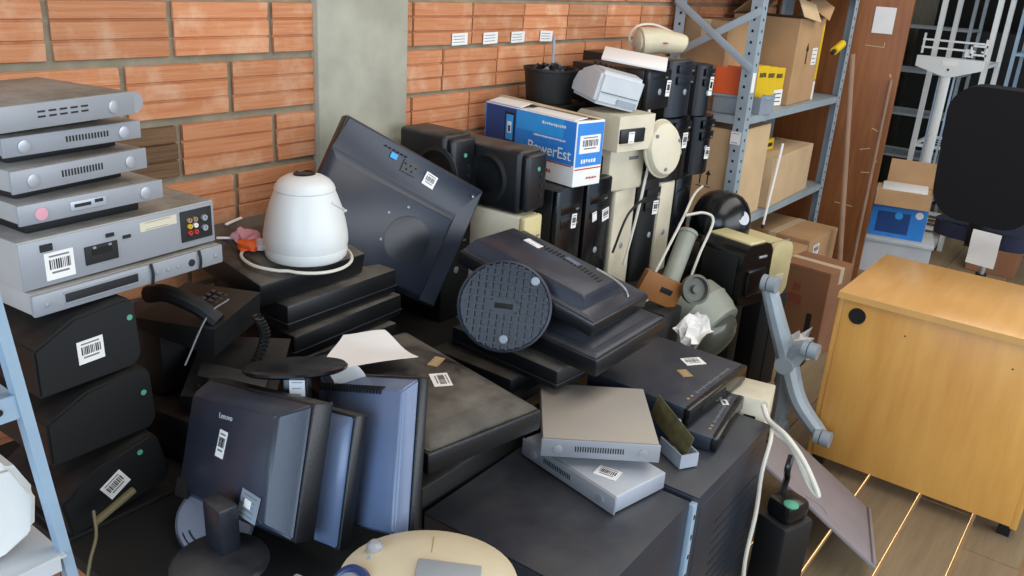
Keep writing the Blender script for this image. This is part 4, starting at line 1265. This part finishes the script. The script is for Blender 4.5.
t = thing('printer', 'pale printer with slotted top edge above the blue carton', 'printer', (2.675, -0.395, 1.318), (4, 12, -30))
b = MB().prism([(-0.10, 0), (0.10, 0), (0.105, 0.045), (0.08, 0.09), (-0.02, 0.125), (-0.10, 0.115)], -0.09, 0.09, 'whitegrey', axis='x')
bmesh.ops.bevel(b.bm, geom=list(b.bm.edges), offset=0.012, segments=3, affect='EDGES', clamp_overlap=True)
b.build('body', t)
b = MB()
for k in range(6):
    b.box((-0.072 + k * 0.022, 0.0, 0.124), (0.006, 0.03, 0.012), 'ink', rot=(R(10), 0, 0))
b.build('slot', t, smooth=0)
MB().box((0.035, -0.103, 0.022), (0.08, 0.004, 0.02), 'galv').build('label_plate', t, smooth=0)
MB().box((0.0, -0.1035, 0.045), (0.15, 0.003, 0.003), 'greyink').build('seam', t, smooth=0)

# next columns
tower('black tower with sticker below the pale round fan housing', (2.945, -0.335, 0.60), 0.155, 0.33, 0.42, bar=(0.02, 0.30, 0.042, 0.055, 3), body='black', front='black_matte', group=G, curved=True)
t = thing('fan_housing', 'round pale grey fan housing between printers and black towers', 'housing', (2.835, -0.572, 1.160), (80, 0, -14))
MB().lathe([(0, -0.025), (0.082, -0.025), (0.102, -0.012), (0.104, 0.005), (0.093, 0.024), (0.055, 0.034), (0, 0.036)], 'beige', n=40, sx=0.85).build('shell', t)
MB().lathe([(0.106, -0.008), (0.108, -0.004), (0.108, 0.002), (0.105, 0.004)], 'beige', n=40, sx=0.85).build('rim', t)
for a in (20, 140, 260):
    MB().lathe([(0.007, 0), (0.007, 0.003), (0, 0.004)], 'greyink', n=10).build('screw', t, (0.07 * math.cos(R(a)), 0.075 * math.sin(R(a)), 0.028))
tower('black tower leaning on the round fan housing, white sheet above', (2.92, -0.32, 1.285), 0.175, 0.34, 0.145, bar=(0.06, 0.075, 0.032, 0.06, 5), rz=0, body='black', front='black', group=G, bays=1)
b = MB().box((0, 0, 0), (0.24, 0.13, 0.010), 'paper', bev=0.002)
tag(b.build('white_board', None, (2.87, -0.40, 1.463), (R(14), R(6), R(-62))), 'white sheet lying over the topmost black towers', 'board')
tower('tall black tower with rounded front, topmost near the shelf', (3.12, -0.28, 1.24), 0.19, 0.42, 0.215, body='black', front='charcoal', group=G, curved=True)
tower('black tower with sticker in the middle of the pile', (3.13, -0.29, 0.985), 0.20, 0.42, 0.252, bar=(0.02, 0.16, 0.042, 0.062, 3), body='black', front='black_gloss', group=G, curved=True)
tower('narrow black tower with sticker, nearest the orange box', (3.335, -0.29, 1.225), 0.12, 0.40, 0.205, bar=(0.015, 0.12, 0.032, 0.075, 4), body='black_matte', front='black', group=G, curved=True)
tower('narrow glossy black tower beside the tall carton, dusty top', (3.37, -0.29, 0.975), 0.16, 0.42, 0.248, bar=(0.01, 0.09, 0.04, 0.05, 6), body='black', front='black_gloss', group=G, curved=True)
tower('beige tower low in the pile with small dark slot', (3.08, -0.30, 0.60), 0.12, 0.40, 0.383, body='beige', front='beige', group=G, bays=0)
tower('plain black tower low in the pile between beige and glossy ones', (3.23, -0.30, 0.60), 0.14, 0.40, 0.383, body='black', front='black_gloss', group=G, bays=0)
tower('dark tower low beside the shelf, under the glossy narrow one', (3.39, -0.245, 0.60), 0.17, 0.33, 0.372, body='black', front='black_matte', group=G, bays=1)
t = thing('beige_box', 'beige low box in front of the stickered black tower', 'box', (2.79, -0.612, 0.0), (0, 0, -4))
MB().box((0, 0, 0.30), (0.14, 0.07, 0.60), 'beige', bev=0.008).build('case', t)
MB().box((-0.02, -0.0365, 0.52), (0.05, 0.003, 0.02), 'greyink', bev=0.001).build('slot', t)
# beige rounded appliance on top of the pile
t = thing('beige_appliance', 'rounded beige appliance with cord on top of the pile', 'appliance', (3.38, -0.25, 1.435), (0, 0, -38))
MB().tube(curve([(-0.12, 0, 0.055), (-0.10, 0, 0.057), (-0.04, 0, 0.064), (0.02, 0, 0.060), (0.075, 0, 0.057), (0.09, 0, 0.054)], 4), 0.06, 'cream', n=24, radii=[0.06 - 0.026 * max(0, (k - 4)) / 16 if k > 0 else 0.035 for k in range(21)]).build('shell', t)
MB().lathe([(0.0, 0), (0.045, 0.0), (0.048, 0.012), (0.040, 0.016), (0, 0.018)], 'beige', n=28).build('end_cap', t, (-0.115, 0, 0.055), (0, R(-90), 0))
MB().tube(curve([(-0.10, 0.05, 0.02), (-0.15, 0.03, 0.06), (-0.13, 0.02, 0.115), (-0.05, 0.03, 0.128), (0.05, 0.04, 0.10)], 6), 0.005, 'cord').build('cord', t)
MB().box((-0.02, -0.055, 0.06), (0.02, 0.004, 0.006), 'red').build('red_mark', t, smooth=0)

# cords in the pile
tag(MB().tube(curve([(2.79, -0.525, 1.30), (2.80, -0.545, 1.15), (2.80, -0.535, 1.02), (2.76, -0.54, 0.90), (2.72, -0.53, 0.72)], 6), 0.0055, 'cord').build('white_cable'), 'white cable hanging down between the beige and black towers', 'cord')
tag(MB().tube(curve([(2.78, -0.56, 0.98), (2.70, -0.56, 0.96), (2.64, -0.56, 0.92), (2.60, -0.545, 0.80)], 6), 0.005, 'cord_black').build('black_cable'), 'black cable curving across the beige tower front', 'cord')
tag(MB().tube(curve([(3.34, -0.53, 0.93), (3.20, -0.56, 0.92), (3.04, -0.60, 0.86), (2.92, -0.60, 0.74), (2.83, -0.59, 0.62)], 6), 0.0055, 'cord').build('white_cable'), 'long pale cable drooping beside the black helmet', 'cord')
tag(MB().tube(curve([(3.04, -0.61, 0.875), (3.10, -0.66, 0.885), (3.13, -0.69, 0.85), (3.02, -0.70, 0.74), (2.98, -0.69, 0.63)], 6), 0.0055, 'cord').build('white_cable'), 'pale cable loop in front of the black helmet', 'cord')
# tubes and drums in the middle
t = thing('plastic_tube', 'short grey green plastic tube leaning in the pile', 'tube', (2.84, -0.66, 0.0))
MB().cyl((0.0, 0.0, 0.605), (0.22, 0.04, 0.79), 0.036, 'greyv', n=20).cyl((0.22, 0.04, 0.79), (0.23, 0.042, 0.80), 0.040, 'greyv', n=20).build('tube', t)
t = thing('helmet', 'glossy black rounded helmet in front of the shelf', 'helmet', (3.40, -0.605, 0.70), (-8, 10, -30))
MB().lathe([(0.10, 0), (0.115, 0.0), (0.128, 0.03), (0.128, 0.09), (0.122, 0.12), (0.112, 0.15), (0.096, 0.176), (0.072, 0.197), (0.04, 0.209), (0, 0.213)], 'black_gloss', n=36).build('shell', t, smooth=70)
MB().lathe([(0.118, -0.003), (0.126, 0.004), (0.122, 0.014)], 'charcoal', n=36).build('rim', t)
MB().lathe([(0.03, 0), (0.03, 0.004), (0, 0.006)], 'whitegrey', n=20).build('badge', t, (0.02, -0.118, 0.11), (R(72), 0, 0))


t = thing('black_canister', 'black rounded canister unit with beige top beside the helmet', 'canister', (3.20, -0.775, 0.535), (0, 0, -14))
b = MB().prism(rounded(0.19, 0.255, 0.05), -0.11, 0.11, 'black_gloss', axis='y')
bmesh.ops.bevel(b.bm, geom=[e_ for e_ in b.bm.edges if e_.calc_face_angle(0) > 1.0], offset=0.02, segments=3, affect='EDGES')
b.build('body', t, smooth=60)
MB().box((0, -0.114, 0.10), (0.12, 0.02, 0.11), 'black_gloss', bev=0.009).build('front_cover', t)
MB().box((0, 0.0, 0.257), (0.10, 0.20, 0.012), 'ivory', bev=0.005).build('top_cover', t)
MB().box((-0.0975, 0.0, 0.13), (0.004, 0.17, 0.16), 'black_matte', bev=0.002).build('side_panel', t)
MB().box((0.03, -0.112, 0.20), (0.05, 0.006, 0.01), 'chrome', bev=0.002).build('catch', t)
tag(MB().box((0, 0, 0), (0.09, 0.10, 0.53), 'black_matte', bev=0.006).build('black_box', None, (3.235, -0.765, 0.265)), 'dull black box under the black rounded canister unit', 'box')
t = thing('beige_housing', 'yellowed beige rounded housing next to the low cartons', 'housing', (3.58, -0.745, 0.46), (0, 0, -14))
b = MB().prism(rounded(0.15, 0.25, 0.045), -0.11, 0.11, 'ivory', axis='y')
bmesh.ops.bevel(b.bm, geom=[e_ for e_ in b.bm.edges if e_.calc_face_angle(0) > 1.0], offset=0.018, segments=3, affect='EDGES')
b.build('shell', t, smooth=60)
MB().box((0, -0.085, 0.125), (0.153, 0.004, 0.252), 'greyink', bev=0.002).build('seam', t)
MB().box((0.0, -0.112, 0.08), (0.06, 0.004, 0.05), 'beige', bev=0.002).build('cover_plate', t)
t = thing('black_cabinet', 'dull black cabinet carrying the beige rounded housing', 'cabinet', (3.60, -0.74, 0.0), (0, 0, -14))
MB().box((0, 0, 0.229), (0.20, 0.22, 0.458), 'black_matte', bev=0.006).build('body', t)
MB().box((0.0, -0.111, 0.229), (0.006, 0.003, 0.42), 'void').build('door_gap', t, smooth=0)
tag(MB().box((0, 0, 0), (0.16, 0.10, 0.69), 'black_matte', bev=0.006).build('black_box', None, (3.40, -0.625, 0.345)), 'dull black box standing under the helmet', 'box')
tag(MB().box((0, 0, 0), (0.16, 0.14, 0.33), 'black_matte', bev=0.006).build('black_box', None, (2.93, -0.79, 0.165)), 'dull black box under the grey green drum vacuum', 'box')
t = thing('ventilator', 'grey green plastic ventilator wheel behind the vacuum', 'fan', (2.73, -0.82, 0.70), (70, 0, -35))
MB().lathe([(0.044, 0), (0.053, 0.0), (0.055, 0.025), (0.046, 0.027), (0.042, 0.010), (0.016, 0.008), (0.014, 0.024), (0, 0.024)], 'dim_grey', n=32).build('wheel', t)

# ================================================================ SHELF CONTENTS
GC = 'cardboard boxes in the steel shelf'
carton('plain cardboard box on the upper shelf behind the cross brace', (4.13, -0.165, 1.159), 0.36, 0.23, 0.42, m='kraft', group=GC)
t = thing('cardboard_box', 'tall cardboard box with arrow and torn open top flaps', 'box', (4.72, -0.235, 1.159), (0, 0, 2), GC)
MB().box((0, 0, 0.22), (0.44, 0.36, 0.44), 'kraft', bev=0.003, seg=1).build('body', t)
MB().box((0, 0, 0), (0.30, 0.10, 0.004), 'kraft_pale').build('flap', t, (-0.13, -0.19, 0.48), (R(62), R(6), 0), smooth=0)
MB().box((0, 0, 0), (0.16, 0.14, 0.004), 'kraft').build('flap', t, (0.16, -0.16, 0.50), (R(35), R(-24), R(10)), smooth=0)
MB().box((0, 0, 0), (0.18, 0.12, 0.004), 'kraft_pale').build('flap', t, (0.20, -0.08, 0.475), (R(-20), R(-30), 0), smooth=0)
MB().box((0, 0, 0), (0.40, 0.14, 0.004), 'kraft').build('flap', t, (0.0, 0.14, 0.49), (R(-40), 0, 0), smooth=0)
ar = MB().box((-0.03, -0.1806, 0.24), (0.018, 0.001, 0.07), 'ink').prism([(-0.055, 0.275), (-0.005, 0.275), (-0.03, 0.315)], -0.1811, -0.1801, 'ink', axis='y')
ar.build('printed_arrow', t, smooth=0)
sticker(t, (0.11, -0.181, 0.24), 0.085, 0.09, bars=False, lines=4).name = 'paper_label'
MB().box((0.20, -0.181, 0.26), (0.03, 0.002, 0.30), 'yellow').box((0.20, -0.1805, 0.05), (0.03, 0.002, 0.10), 'paper').build('yellow_tape', t, smooth=0)
tag(MB().cyl((0, 0, 0), (0.12, 0.0, 0.035), 0.022, 'yellow', n=14).cyl((-0.03, 0, -0.01), (0, 0, 0), 0.012, 'ink', n=12).build('torch', None, (4.965, -0.475, 1.43)), 'small yellow rod sticking out of the tall open box', 'torch')
# yellow boxes in grey bin
for i, (x, h, lb) in enumerate(((4.200, 0.215, 'yellow box, left of three on the shelf, behind the grey bin'), (4.315, 0.205, 'yellow box, middle of three on the shelf'), (4.430, 0.195, 'yellow box with white base, right of three on the shelf'))):
    t = thing('yellow_box', lb, 'box', (x, -0.342, 1.159), (0, 0, -10), 'yellow boxes on the upper shelf')
    MB().box((0, 0, h / 2), (0.10, 0.10, h), 'yellow', bev=0.002, seg=1).build('body', t)
    b = MB()
    for k in range(5):
        b.box((-0.028 + k * 0.012, -0.0506, h * 0.80), (0.008, 0.001, 0.022), 'ink')
    b.build('printed_letters', t, smooth=0)
    if i == 2:
        b = MB().box((0, -0.0508, 0.045), (0.10, 0.001, 0.08), 'paper')
        for k in range(3):
            b.box((0.0, -0.0514, 0.025 + 0.02 * k), (0.07, 0.001, 0.005), 'ink')
        b.build('white_print', t, smooth=0)
    else:
        MB().box((0.02, -0.0508, 0.05), (0.03, 0.001, 0.02), 'ink').build('printed_mark', t, smooth=0)
t = thing('grey_bin', 'small grey metal bin in front of the yellow boxes', 'bin', (4.115, -0.42, 1.159), (0, 0, -8))
b = MB()
for c, s in (((0, -0.045, 0.045), (0.13, 0.003, 0.09)), ((0, 0.02, 0.03), (0.13, 0.003, 0.06)), ((-0.065, -0.0125, 0.04), (0.003, 0.066, 0.08)), ((0.065, -0.0125, 0.04), (0.003, 0.066, 0.08)), ((0, -0.0125, 0.002), (0.13, 0.066, 0.003))):
    b.box(c, s, 'galv')
b.build('bin_body', t, smooth=0)
MB().box((0, -0.048, 0.075), (0.05, 0.004, 0.012), 'steelgrey', bev=0.001).build('label_holder', t)
t = thing('grey_carton', 'pale blue grey box under the orange box', 'box', (3.965, -0.335, 1.159), (0, 0, -76))
MB().box((0, 0, 0.045), (0.15, 0.09, 0.09), 'galv', bev=0.004).build('body', t)
MB().box((0, 0, 0.085), (0.164, 0.104, 0.012), 'steelgrey', bev=0.002).build('rim', t)
t = thing('orange_box', 'orange open box on the pale blue grey box', 'box', (3.965, -0.335, 1.251), (0, 0, -76))
b = MB()
for c, s in (((0, -0.05, 0.062), (0.16, 0.003, 0.124)), ((0, 0.05, 0.062), (0.16, 0.003, 0.124)), ((-0.0785, 0, 0.062), (0.003, 0.098, 0.124)), ((0.0785, 0, 0.062), (0.003, 0.098, 0.124)), ((0, 0, 0.002), (0.16, 0.10, 0.003))):
    b.box(c, s, 'orange')
b.build('body', t, smooth=0)
MB().box((0.055, -0.0518, 0.085), (0.03, 0.001, 0.035), 'kraft_dark').build('dark_print', t, smooth=0)
MB().box((-0.066, -0.0522, 0.062), (0.01, 0.003, 0.124), 'orange').build('corner_fold', t, smooth=0)
# middle shelf
t = carton('tall pale cardboard box with up arrows behind the near shelf post', (4.10, -0.245, 0.629), 0.40, 0.38, 0.46, m='kraft_pale', group=GC, tape=False)
b = MB()
for x in (-0.06, -0.02):
    b.box((-0.2008, x, 0.20), (0.001, 0.006, 0.05), 'ink')
    b.prism([(x - 0.014, 0.225), (x + 0.014, 0.225), (x, 0.25)], -0.2012, -0.2004, 'ink', axis='x')
b.box((-0.2008, -0.04, 0.165), (0.001, 0.08, 0.004), 'ink')
b.build('printed_arrow', t, smooth=0)
t = carton('pale cardboard box with folded top on the middle shelf', (4.70, -0.245, 0.629), 0.68, 0.40, 0.27, m='kraft_pale', group=GC, rz=2)
tag(MB().cyl((4.30, -0.480, 0.56), (4.40, -0.475, 0.98), 0.007, 'paper', n=8).cyl((4.296, -0.480, 0.54), (4.30, -0.480, 0.56), 0.010, 'ink', n=8).build('white_rod'), 'thin white rod leaning between the pale cardboard boxes', 'rod')
tag(MB().box((0, 0, 0), (0.11, 0.10, 0.06), 'yellow', bev=0.003).box((0.0, -0.051, 0), (0.06, 0.002, 0.02), 'ink').build('yellow_carton', None, (4.56, -0.30, 0.935)), 'small yellow and black box on the pale cardboard box', 'box')
# low boxes
t = carton('low cardboard box with white label, left of the pair under shelf', (4.42, -0.42, 0.082), 0.36, 0.44, 0.34, m='kraft', group=GC, rz=-3)
sticker(t, (-0.08, -0.2215, 0.27), 0.085, 0.06, bars=True)
t = carton('low cardboard box with white label, right of the pair under shelf', (4.83, -0.44, 0.082), 0.42, 0.44, 0.36, m='kraft', group=GC, rz=-3)
sticker(t, (-0.10, -0.2215, 0.29), 0.085, 0.06, bars=True)
t = carton('brown cardboard box with red print on the floor near the desk', (4.223, -0.82, 0.0), 0.26, 0.26, 0.455, m='kraft_dark', group=GC, rz=-96)
for x_, z_, w_, h_, m_ in ((-0.03, 0.28, 0.07, 0.05, 'red_faded'), (-0.03, 0.345, 0.04, 0.04, 'red_faded'), (0.06, 0.16, 0.028, 0.13, 'ink'), (-0.10, 0.20, 0.03, 0.07, 'kraft')):
    MB().box((x_, -0.1306, z_), (w_, 0.001, h_), m_).build('faded_print', t, smooth=0)
MB().box((0.02, -0.02, 0.4525), (0.10, 0.07, 0.001), 'paper', rot=(0, 0, R(30))).build('torn_label', t, smooth=0)

# ================================================================ BEYOND THE SHELF: BOX, SCALE, CHAIR, RACKS
t = thing('blue_box', 'open blue printed carton with brown flaps raised', 'box', (5.98, -0.79, 0.24), (0, 0, -78))
MB().box((0, 0, 0.15), (0.34, 0.26, 0.30), 'kraft_pale', bev=0.002, seg=1).build('body', t)
b = MB().box((0, -0.1308, 0.15), (0.336, 0.001, 0.296), 'blue').box((-0.03, -0.1314, 0.10), (0.20, 0.001, 0.14), 'blue_dark')
b.build('printed_area', t, smooth=0)
for x, z, m in ((-0.10, 0.255, 'cyan'), (0.05, 0.25, 'ink'), (0.10, 0.245, 'ink'), (0.0, 0.25, 'cyan'), (0.12, 0.17, 'paper'), (0.0, 0.15, 'cyan')):
    b = MB()
    if z > 0.2:
        b.box((x, -0.132, z), (0.032, 0.001, 0.034), m)
    else:
        b.lathe([(0.024, 0), (0.024, 0.0012), (0, 0.0014)], m, n=16, T=Matrix.Translation((x, -0.1314, z)) @ Matrix.Rotation(R(90), 4, 'X'))
    b.build('printed_picture', t, smooth=0)
MB().box((0, 0, 0), (0.33, 0.10, 0.004), 'kraft').build('flap', t, (0, -0.155, 0.262), (R(68), 0, 0), smooth=0)
MB().box((0, 0, 0), (0.30, 0.17, 0.004), 'kraft').build('flap', t, (0.03, 0.15, 0.385), (R(75), 0, 0), smooth=0)
MB().box((0, 0, 0), (0.05, 0.24, 0.004), 'kraft').build('flap', t, (0.185, 0, 0.31), (0, R(-25), 0), smooth=0)
MB().box((0, 0, 0), (0.28, 0.16, 0.03), 'paper', bev=0.01).build('packing_sheet', t, (0, 0.02, 0.302), (R(8), 0, 0))
t = thing('low_crate', 'white edged low crate under the open blue carton', 'crate', (5.98, -0.80, 0.0), (0, 0, -76))
MB().box((0, 0, 0.105), (0.44, 0.34, 0.21), 'whitegrey').build('body', t, smooth=0)
MB().box((0, 0, 0.225), (0.46, 0.36, 0.03), 'whitegrey', bev=0.003).build('lid', t)

t = thing('physician_scale', 'white upright weighing scale with beam plate behind the chair', 'scale', (6.42, -0.80, 0.0), (0, 0, -90))
MB().box((0, 0.12, 0.06), (0.30, 0.50, 0.06), 'white', bev=0.01).build('platform', t)
for s in (-1, 1):
    MB().box((s * 0.10, 0.36, 0.03), (0.04, 0.05, 0.06), 'galv').build('caster', t)
MB().box((0.0, 0.0, 0.66), (0.045, 0.03, 1.26), 'white', bev=0.004).build('column', t)
MB().box((0.045, 0.01, 0.66), (0.012, 0.012, 1.24), 'paleblue').box((-0.045, 0.01, 0.66), (0.012, 0.012, 1.24), 'paleblue').build('guide_rod', t, smooth=0)
MB().prism([(-0.21, 1.37), (0.21, 1.37), (0.21, 1.31), (0.03, 1.25), (-0.03, 1.25), (-0.21, 1.30)], -0.02, 0.02, 'white', axis='y').build('beam_plate', t)
MB().box((0.0, -0.022, 1.335), (0.09, 0.002, 0.03), 'paper').build('maker_plate', t, smooth=0)
MB().cyl((0, -0.024, 1.295), (0, -0.020, 1.295), 0.008, 'ink', n=12).build('bolt', t)
MB().box((0.0, 0.0, 1.425), (0.40, 0.006, 0.012), 'white').box((0.0, 0.0, 1.475), (0.40, 0.006, 0.012), 'white').build('beam', t, smooth=0)
for c, s in (((0.19, 0, 1.45), (0.012, 0.014, 0.11)), ((-0.19, 0, 1.45), (0.012, 0.014, 0.13)), ((0.10, 0, 1.41), (0.05, 0.02, 0.05))):
    MB().box(c, s, 'white').build('beam_post', t, smooth=0)
b = MB()
for c, s in (((0.155, -0.012, 1.46), (0.10, 0.008, 0.012)), ((0.155, -0.012, 1.405), (0.10, 0.008, 0.012)), ((0.11, -0.012, 1.4325), (0.012, 0.008, 0.067)), ((0.20, -0.012, 1.4325), (0.012, 0.008, 0.067))):
    b.box(c, s, 'white')
b.build('poise_frame', t, smooth=0)
MB().box((0.155, -0.012, 1.4325), (0.03, 0.01, 0.03), 'ink').build('poise', t, smooth=0)


def rack(label, x, y, rz, w, d, h, nshelf, m, r=0.014, wires=7):
    t = thing('wire_rack', label, 'rack', (x, y, 0), (0, 0, rz), 'tubular racks at the back')
    for sx in (-1, 1):
        for sy in (-1, 1):
            MB().box((sx * w / 2, sy * d / 2, h / 2), (r * 2, r * 2, h), m).build('post', t, smooth=0)
    for k in range(nshelf):
        z = 0.15 + (h - 0.2) * k / (nshelf - 1)
        b = MB()
        for sy in (-1, 1):
            b.box((0, sy * d / 2, z), (w, r * 1.2, r * 1.4), m)
        for sx in (-1, 1):
            b.box((sx * w / 2, 0, z), (r * 1.2, d, r * 1.4), m)
        for i in range(wires):
            b.cyl((-w / 2, -d / 2 + d * (i + 0.5) / wires, z), (w / 2, -d / 2 + d * (i + 0.5) / wires, z), 0.003, m, n=5)
        b.build('wire_shelf', t, smooth=0)


rack('white tubular rack directly behind the weighing scale', 6.95, -0.80, -90, 0.34, 0.5, 1.95, 4, 'white', 0.016, 4)
rack('grey wire rack at the far back right of the scale', 7.45, -1.35, -90, 0.60, 0.45, 1.75, 6, 'paleblue', 0.012)
rack('dim grey wire rack at the far back left of the scale', 7.75, -0.30, -90, 0.75, 0.40, 1.9, 6, 'tube', 0.012)
rs = random.Random(21)
for i, (x, y, z, sx, sy, sz, m, lb) in enumerate((
        (6.45, -0.30, 0.0, 0.30, 0.28, 0.52, 'kraft', 'cardboard box on the floor behind the open blue carton'),
        (6.52, -1.35, 0.0, 0.30, 0.30, 0.36, 'kraft_dark', 'brown box on the floor in front of the far wire racks'),
        (8.5, -0.6, 0.0, 0.5, 0.9, 1.5, 'black_matte', 'dark tall cabinet at the back, left one'),
        (8.6, -1.8, 0.0, 0.5, 1.1, 1.7, 'black_matte', 'dark tall cabinet at the back, right one'))):
    t = thing('cardboard_box' if 'box' in lb else 'dark_cabinet', lb, 'box' if 'box' in lb else 'cabinet', (x, y, z))
    MB().box((0, 0, sz / 2), (sx, sy, sz), m, bev=0.004, seg=1).build('body', t)
    if 'box' in lb:
        MB().box((0, 0, sz + 0.001), (sx, 0.05, 0.002), 'tape').build('tape', t, smooth=0)
    else:
        MB().box((-sx / 2 - 0.002, 0, sz / 2), (0.004, 0.008, sz * 0.9), 'void').build('door_gap', t, smooth=0)

# office chair
t = thing('office_chair', 'black upholstered swivel chair with high rounded back', 'chair', (5.10, -1.44, 0.0), (0, 0, 78))
# local: -y is the front of the seat, back rest at +y
n = 24


b = MB().prism(rounded(0.50, 0.70, 0.15), -0.035, 0.035, 'fabric', axis='y')
bmesh.ops.bevel(b.bm, geom=[e for e in b.bm.edges if e.calc_face_angle(0) > 1.0], offset=0.022, segments=3, affect='EDGES')
b.build('backrest', t, (0, 0.20, 0.66), (R(-8), 0, 0), smooth=60)
b = MB().prism(rounded(0.50, 0.48, 0.12), 0, 0.075, 'fabric_b', axis='z')
bmesh.ops.bevel(b.bm, geom=[e for e in b.bm.edges if e.calc_face_angle(0) > 1.0], offset=0.025, segments=3, affect='EDGES')
b.build('seat', t, (0, -0.26, 0.55), smooth=60)
MB().box((0, 0.22, 0.62), (0.08, 0.012, 0.18), 'black', bev=0.004).box((0, 0.10, 0.535), (0.08, 0.26, 0.012), 'black', bev=0.004).build('back_bracket', t)
MB().cyl((0, -0.02, 0.10), (0, -0.02, 0.34), 0.028, 'black', n=18).cyl((0, -0.02, 0.34), (0, -0.02, 0.54), 0.016, 'chrome', n=14).build('gas_column', t)
MB().box((0, -0.02, 0.545), (0.20, 0.18, 0.02), 'black', bev=0.004).build('seat_plate', t)
for k in range(5):
    a = R(72 * k + 20)
    lg = MB().tube([(0.02 * math.cos(a), -0.02 + 0.02 * math.sin(a), 0.12), (0.15 * math.cos(a), -0.02 + 0.15 * math.sin(a), 0.10), (0.28 * math.cos(a), -0.02 + 0.28 * math.sin(a), 0.075)], 0.022, 'black', n=10).build('leg', t)
    MB().cyl((0.28 * math.cos(a) - 0.02 * math.sin(a), -0.02 + 0.28 * math.sin(a) + 0.02 * math.cos(a), 0.03), (0.28 * math.cos(a) + 0.02 * math.sin(a), -0.02 + 0.28 * math.sin(a) - 0.02 * math.cos(a), 0.03), 0.03, 'black', n=16).build('caster', lg)
tag(MB().grid(lambda u, v: (0.004 * math.sin(6 * v), (u - 0.5) * 0.14, 0.0 + (v - 0.5) * 0.18), 4, 6, 'paper').build('hanging_paper', None, (4.80, -1.46, 0.555), (0, 0, R(-12))), 'white paper sheet hanging from the chair seat', 'paper')

# notes taped on the bricks
for x, lb in ((2.33, 'white paper tag on bricks, first right of the concrete pillar'), (2.50, 'white paper tag on bricks, second right of the pillar'), (2.665, 'white paper tag on bricks, third right of the pillar'), (2.85, 'white paper tag on bricks, fourth, farthest from the pillar')):
    t = MB().box((0, 0, 0), (0.082, 0.0015, 0.040), 'paper')
    for k in range(3):
        t.box((-0.005, -0.001, 0.010 - k * 0.010), (0.06, 0.0006, 0.002), 'greyink')
    tag(t.build('paper_tag', None, (x, -0.005, 1.508), (R(2), R(random.uniform(-2, 2)), 0), smooth=0), lb, 'label', 'paper tags on the brick wall')
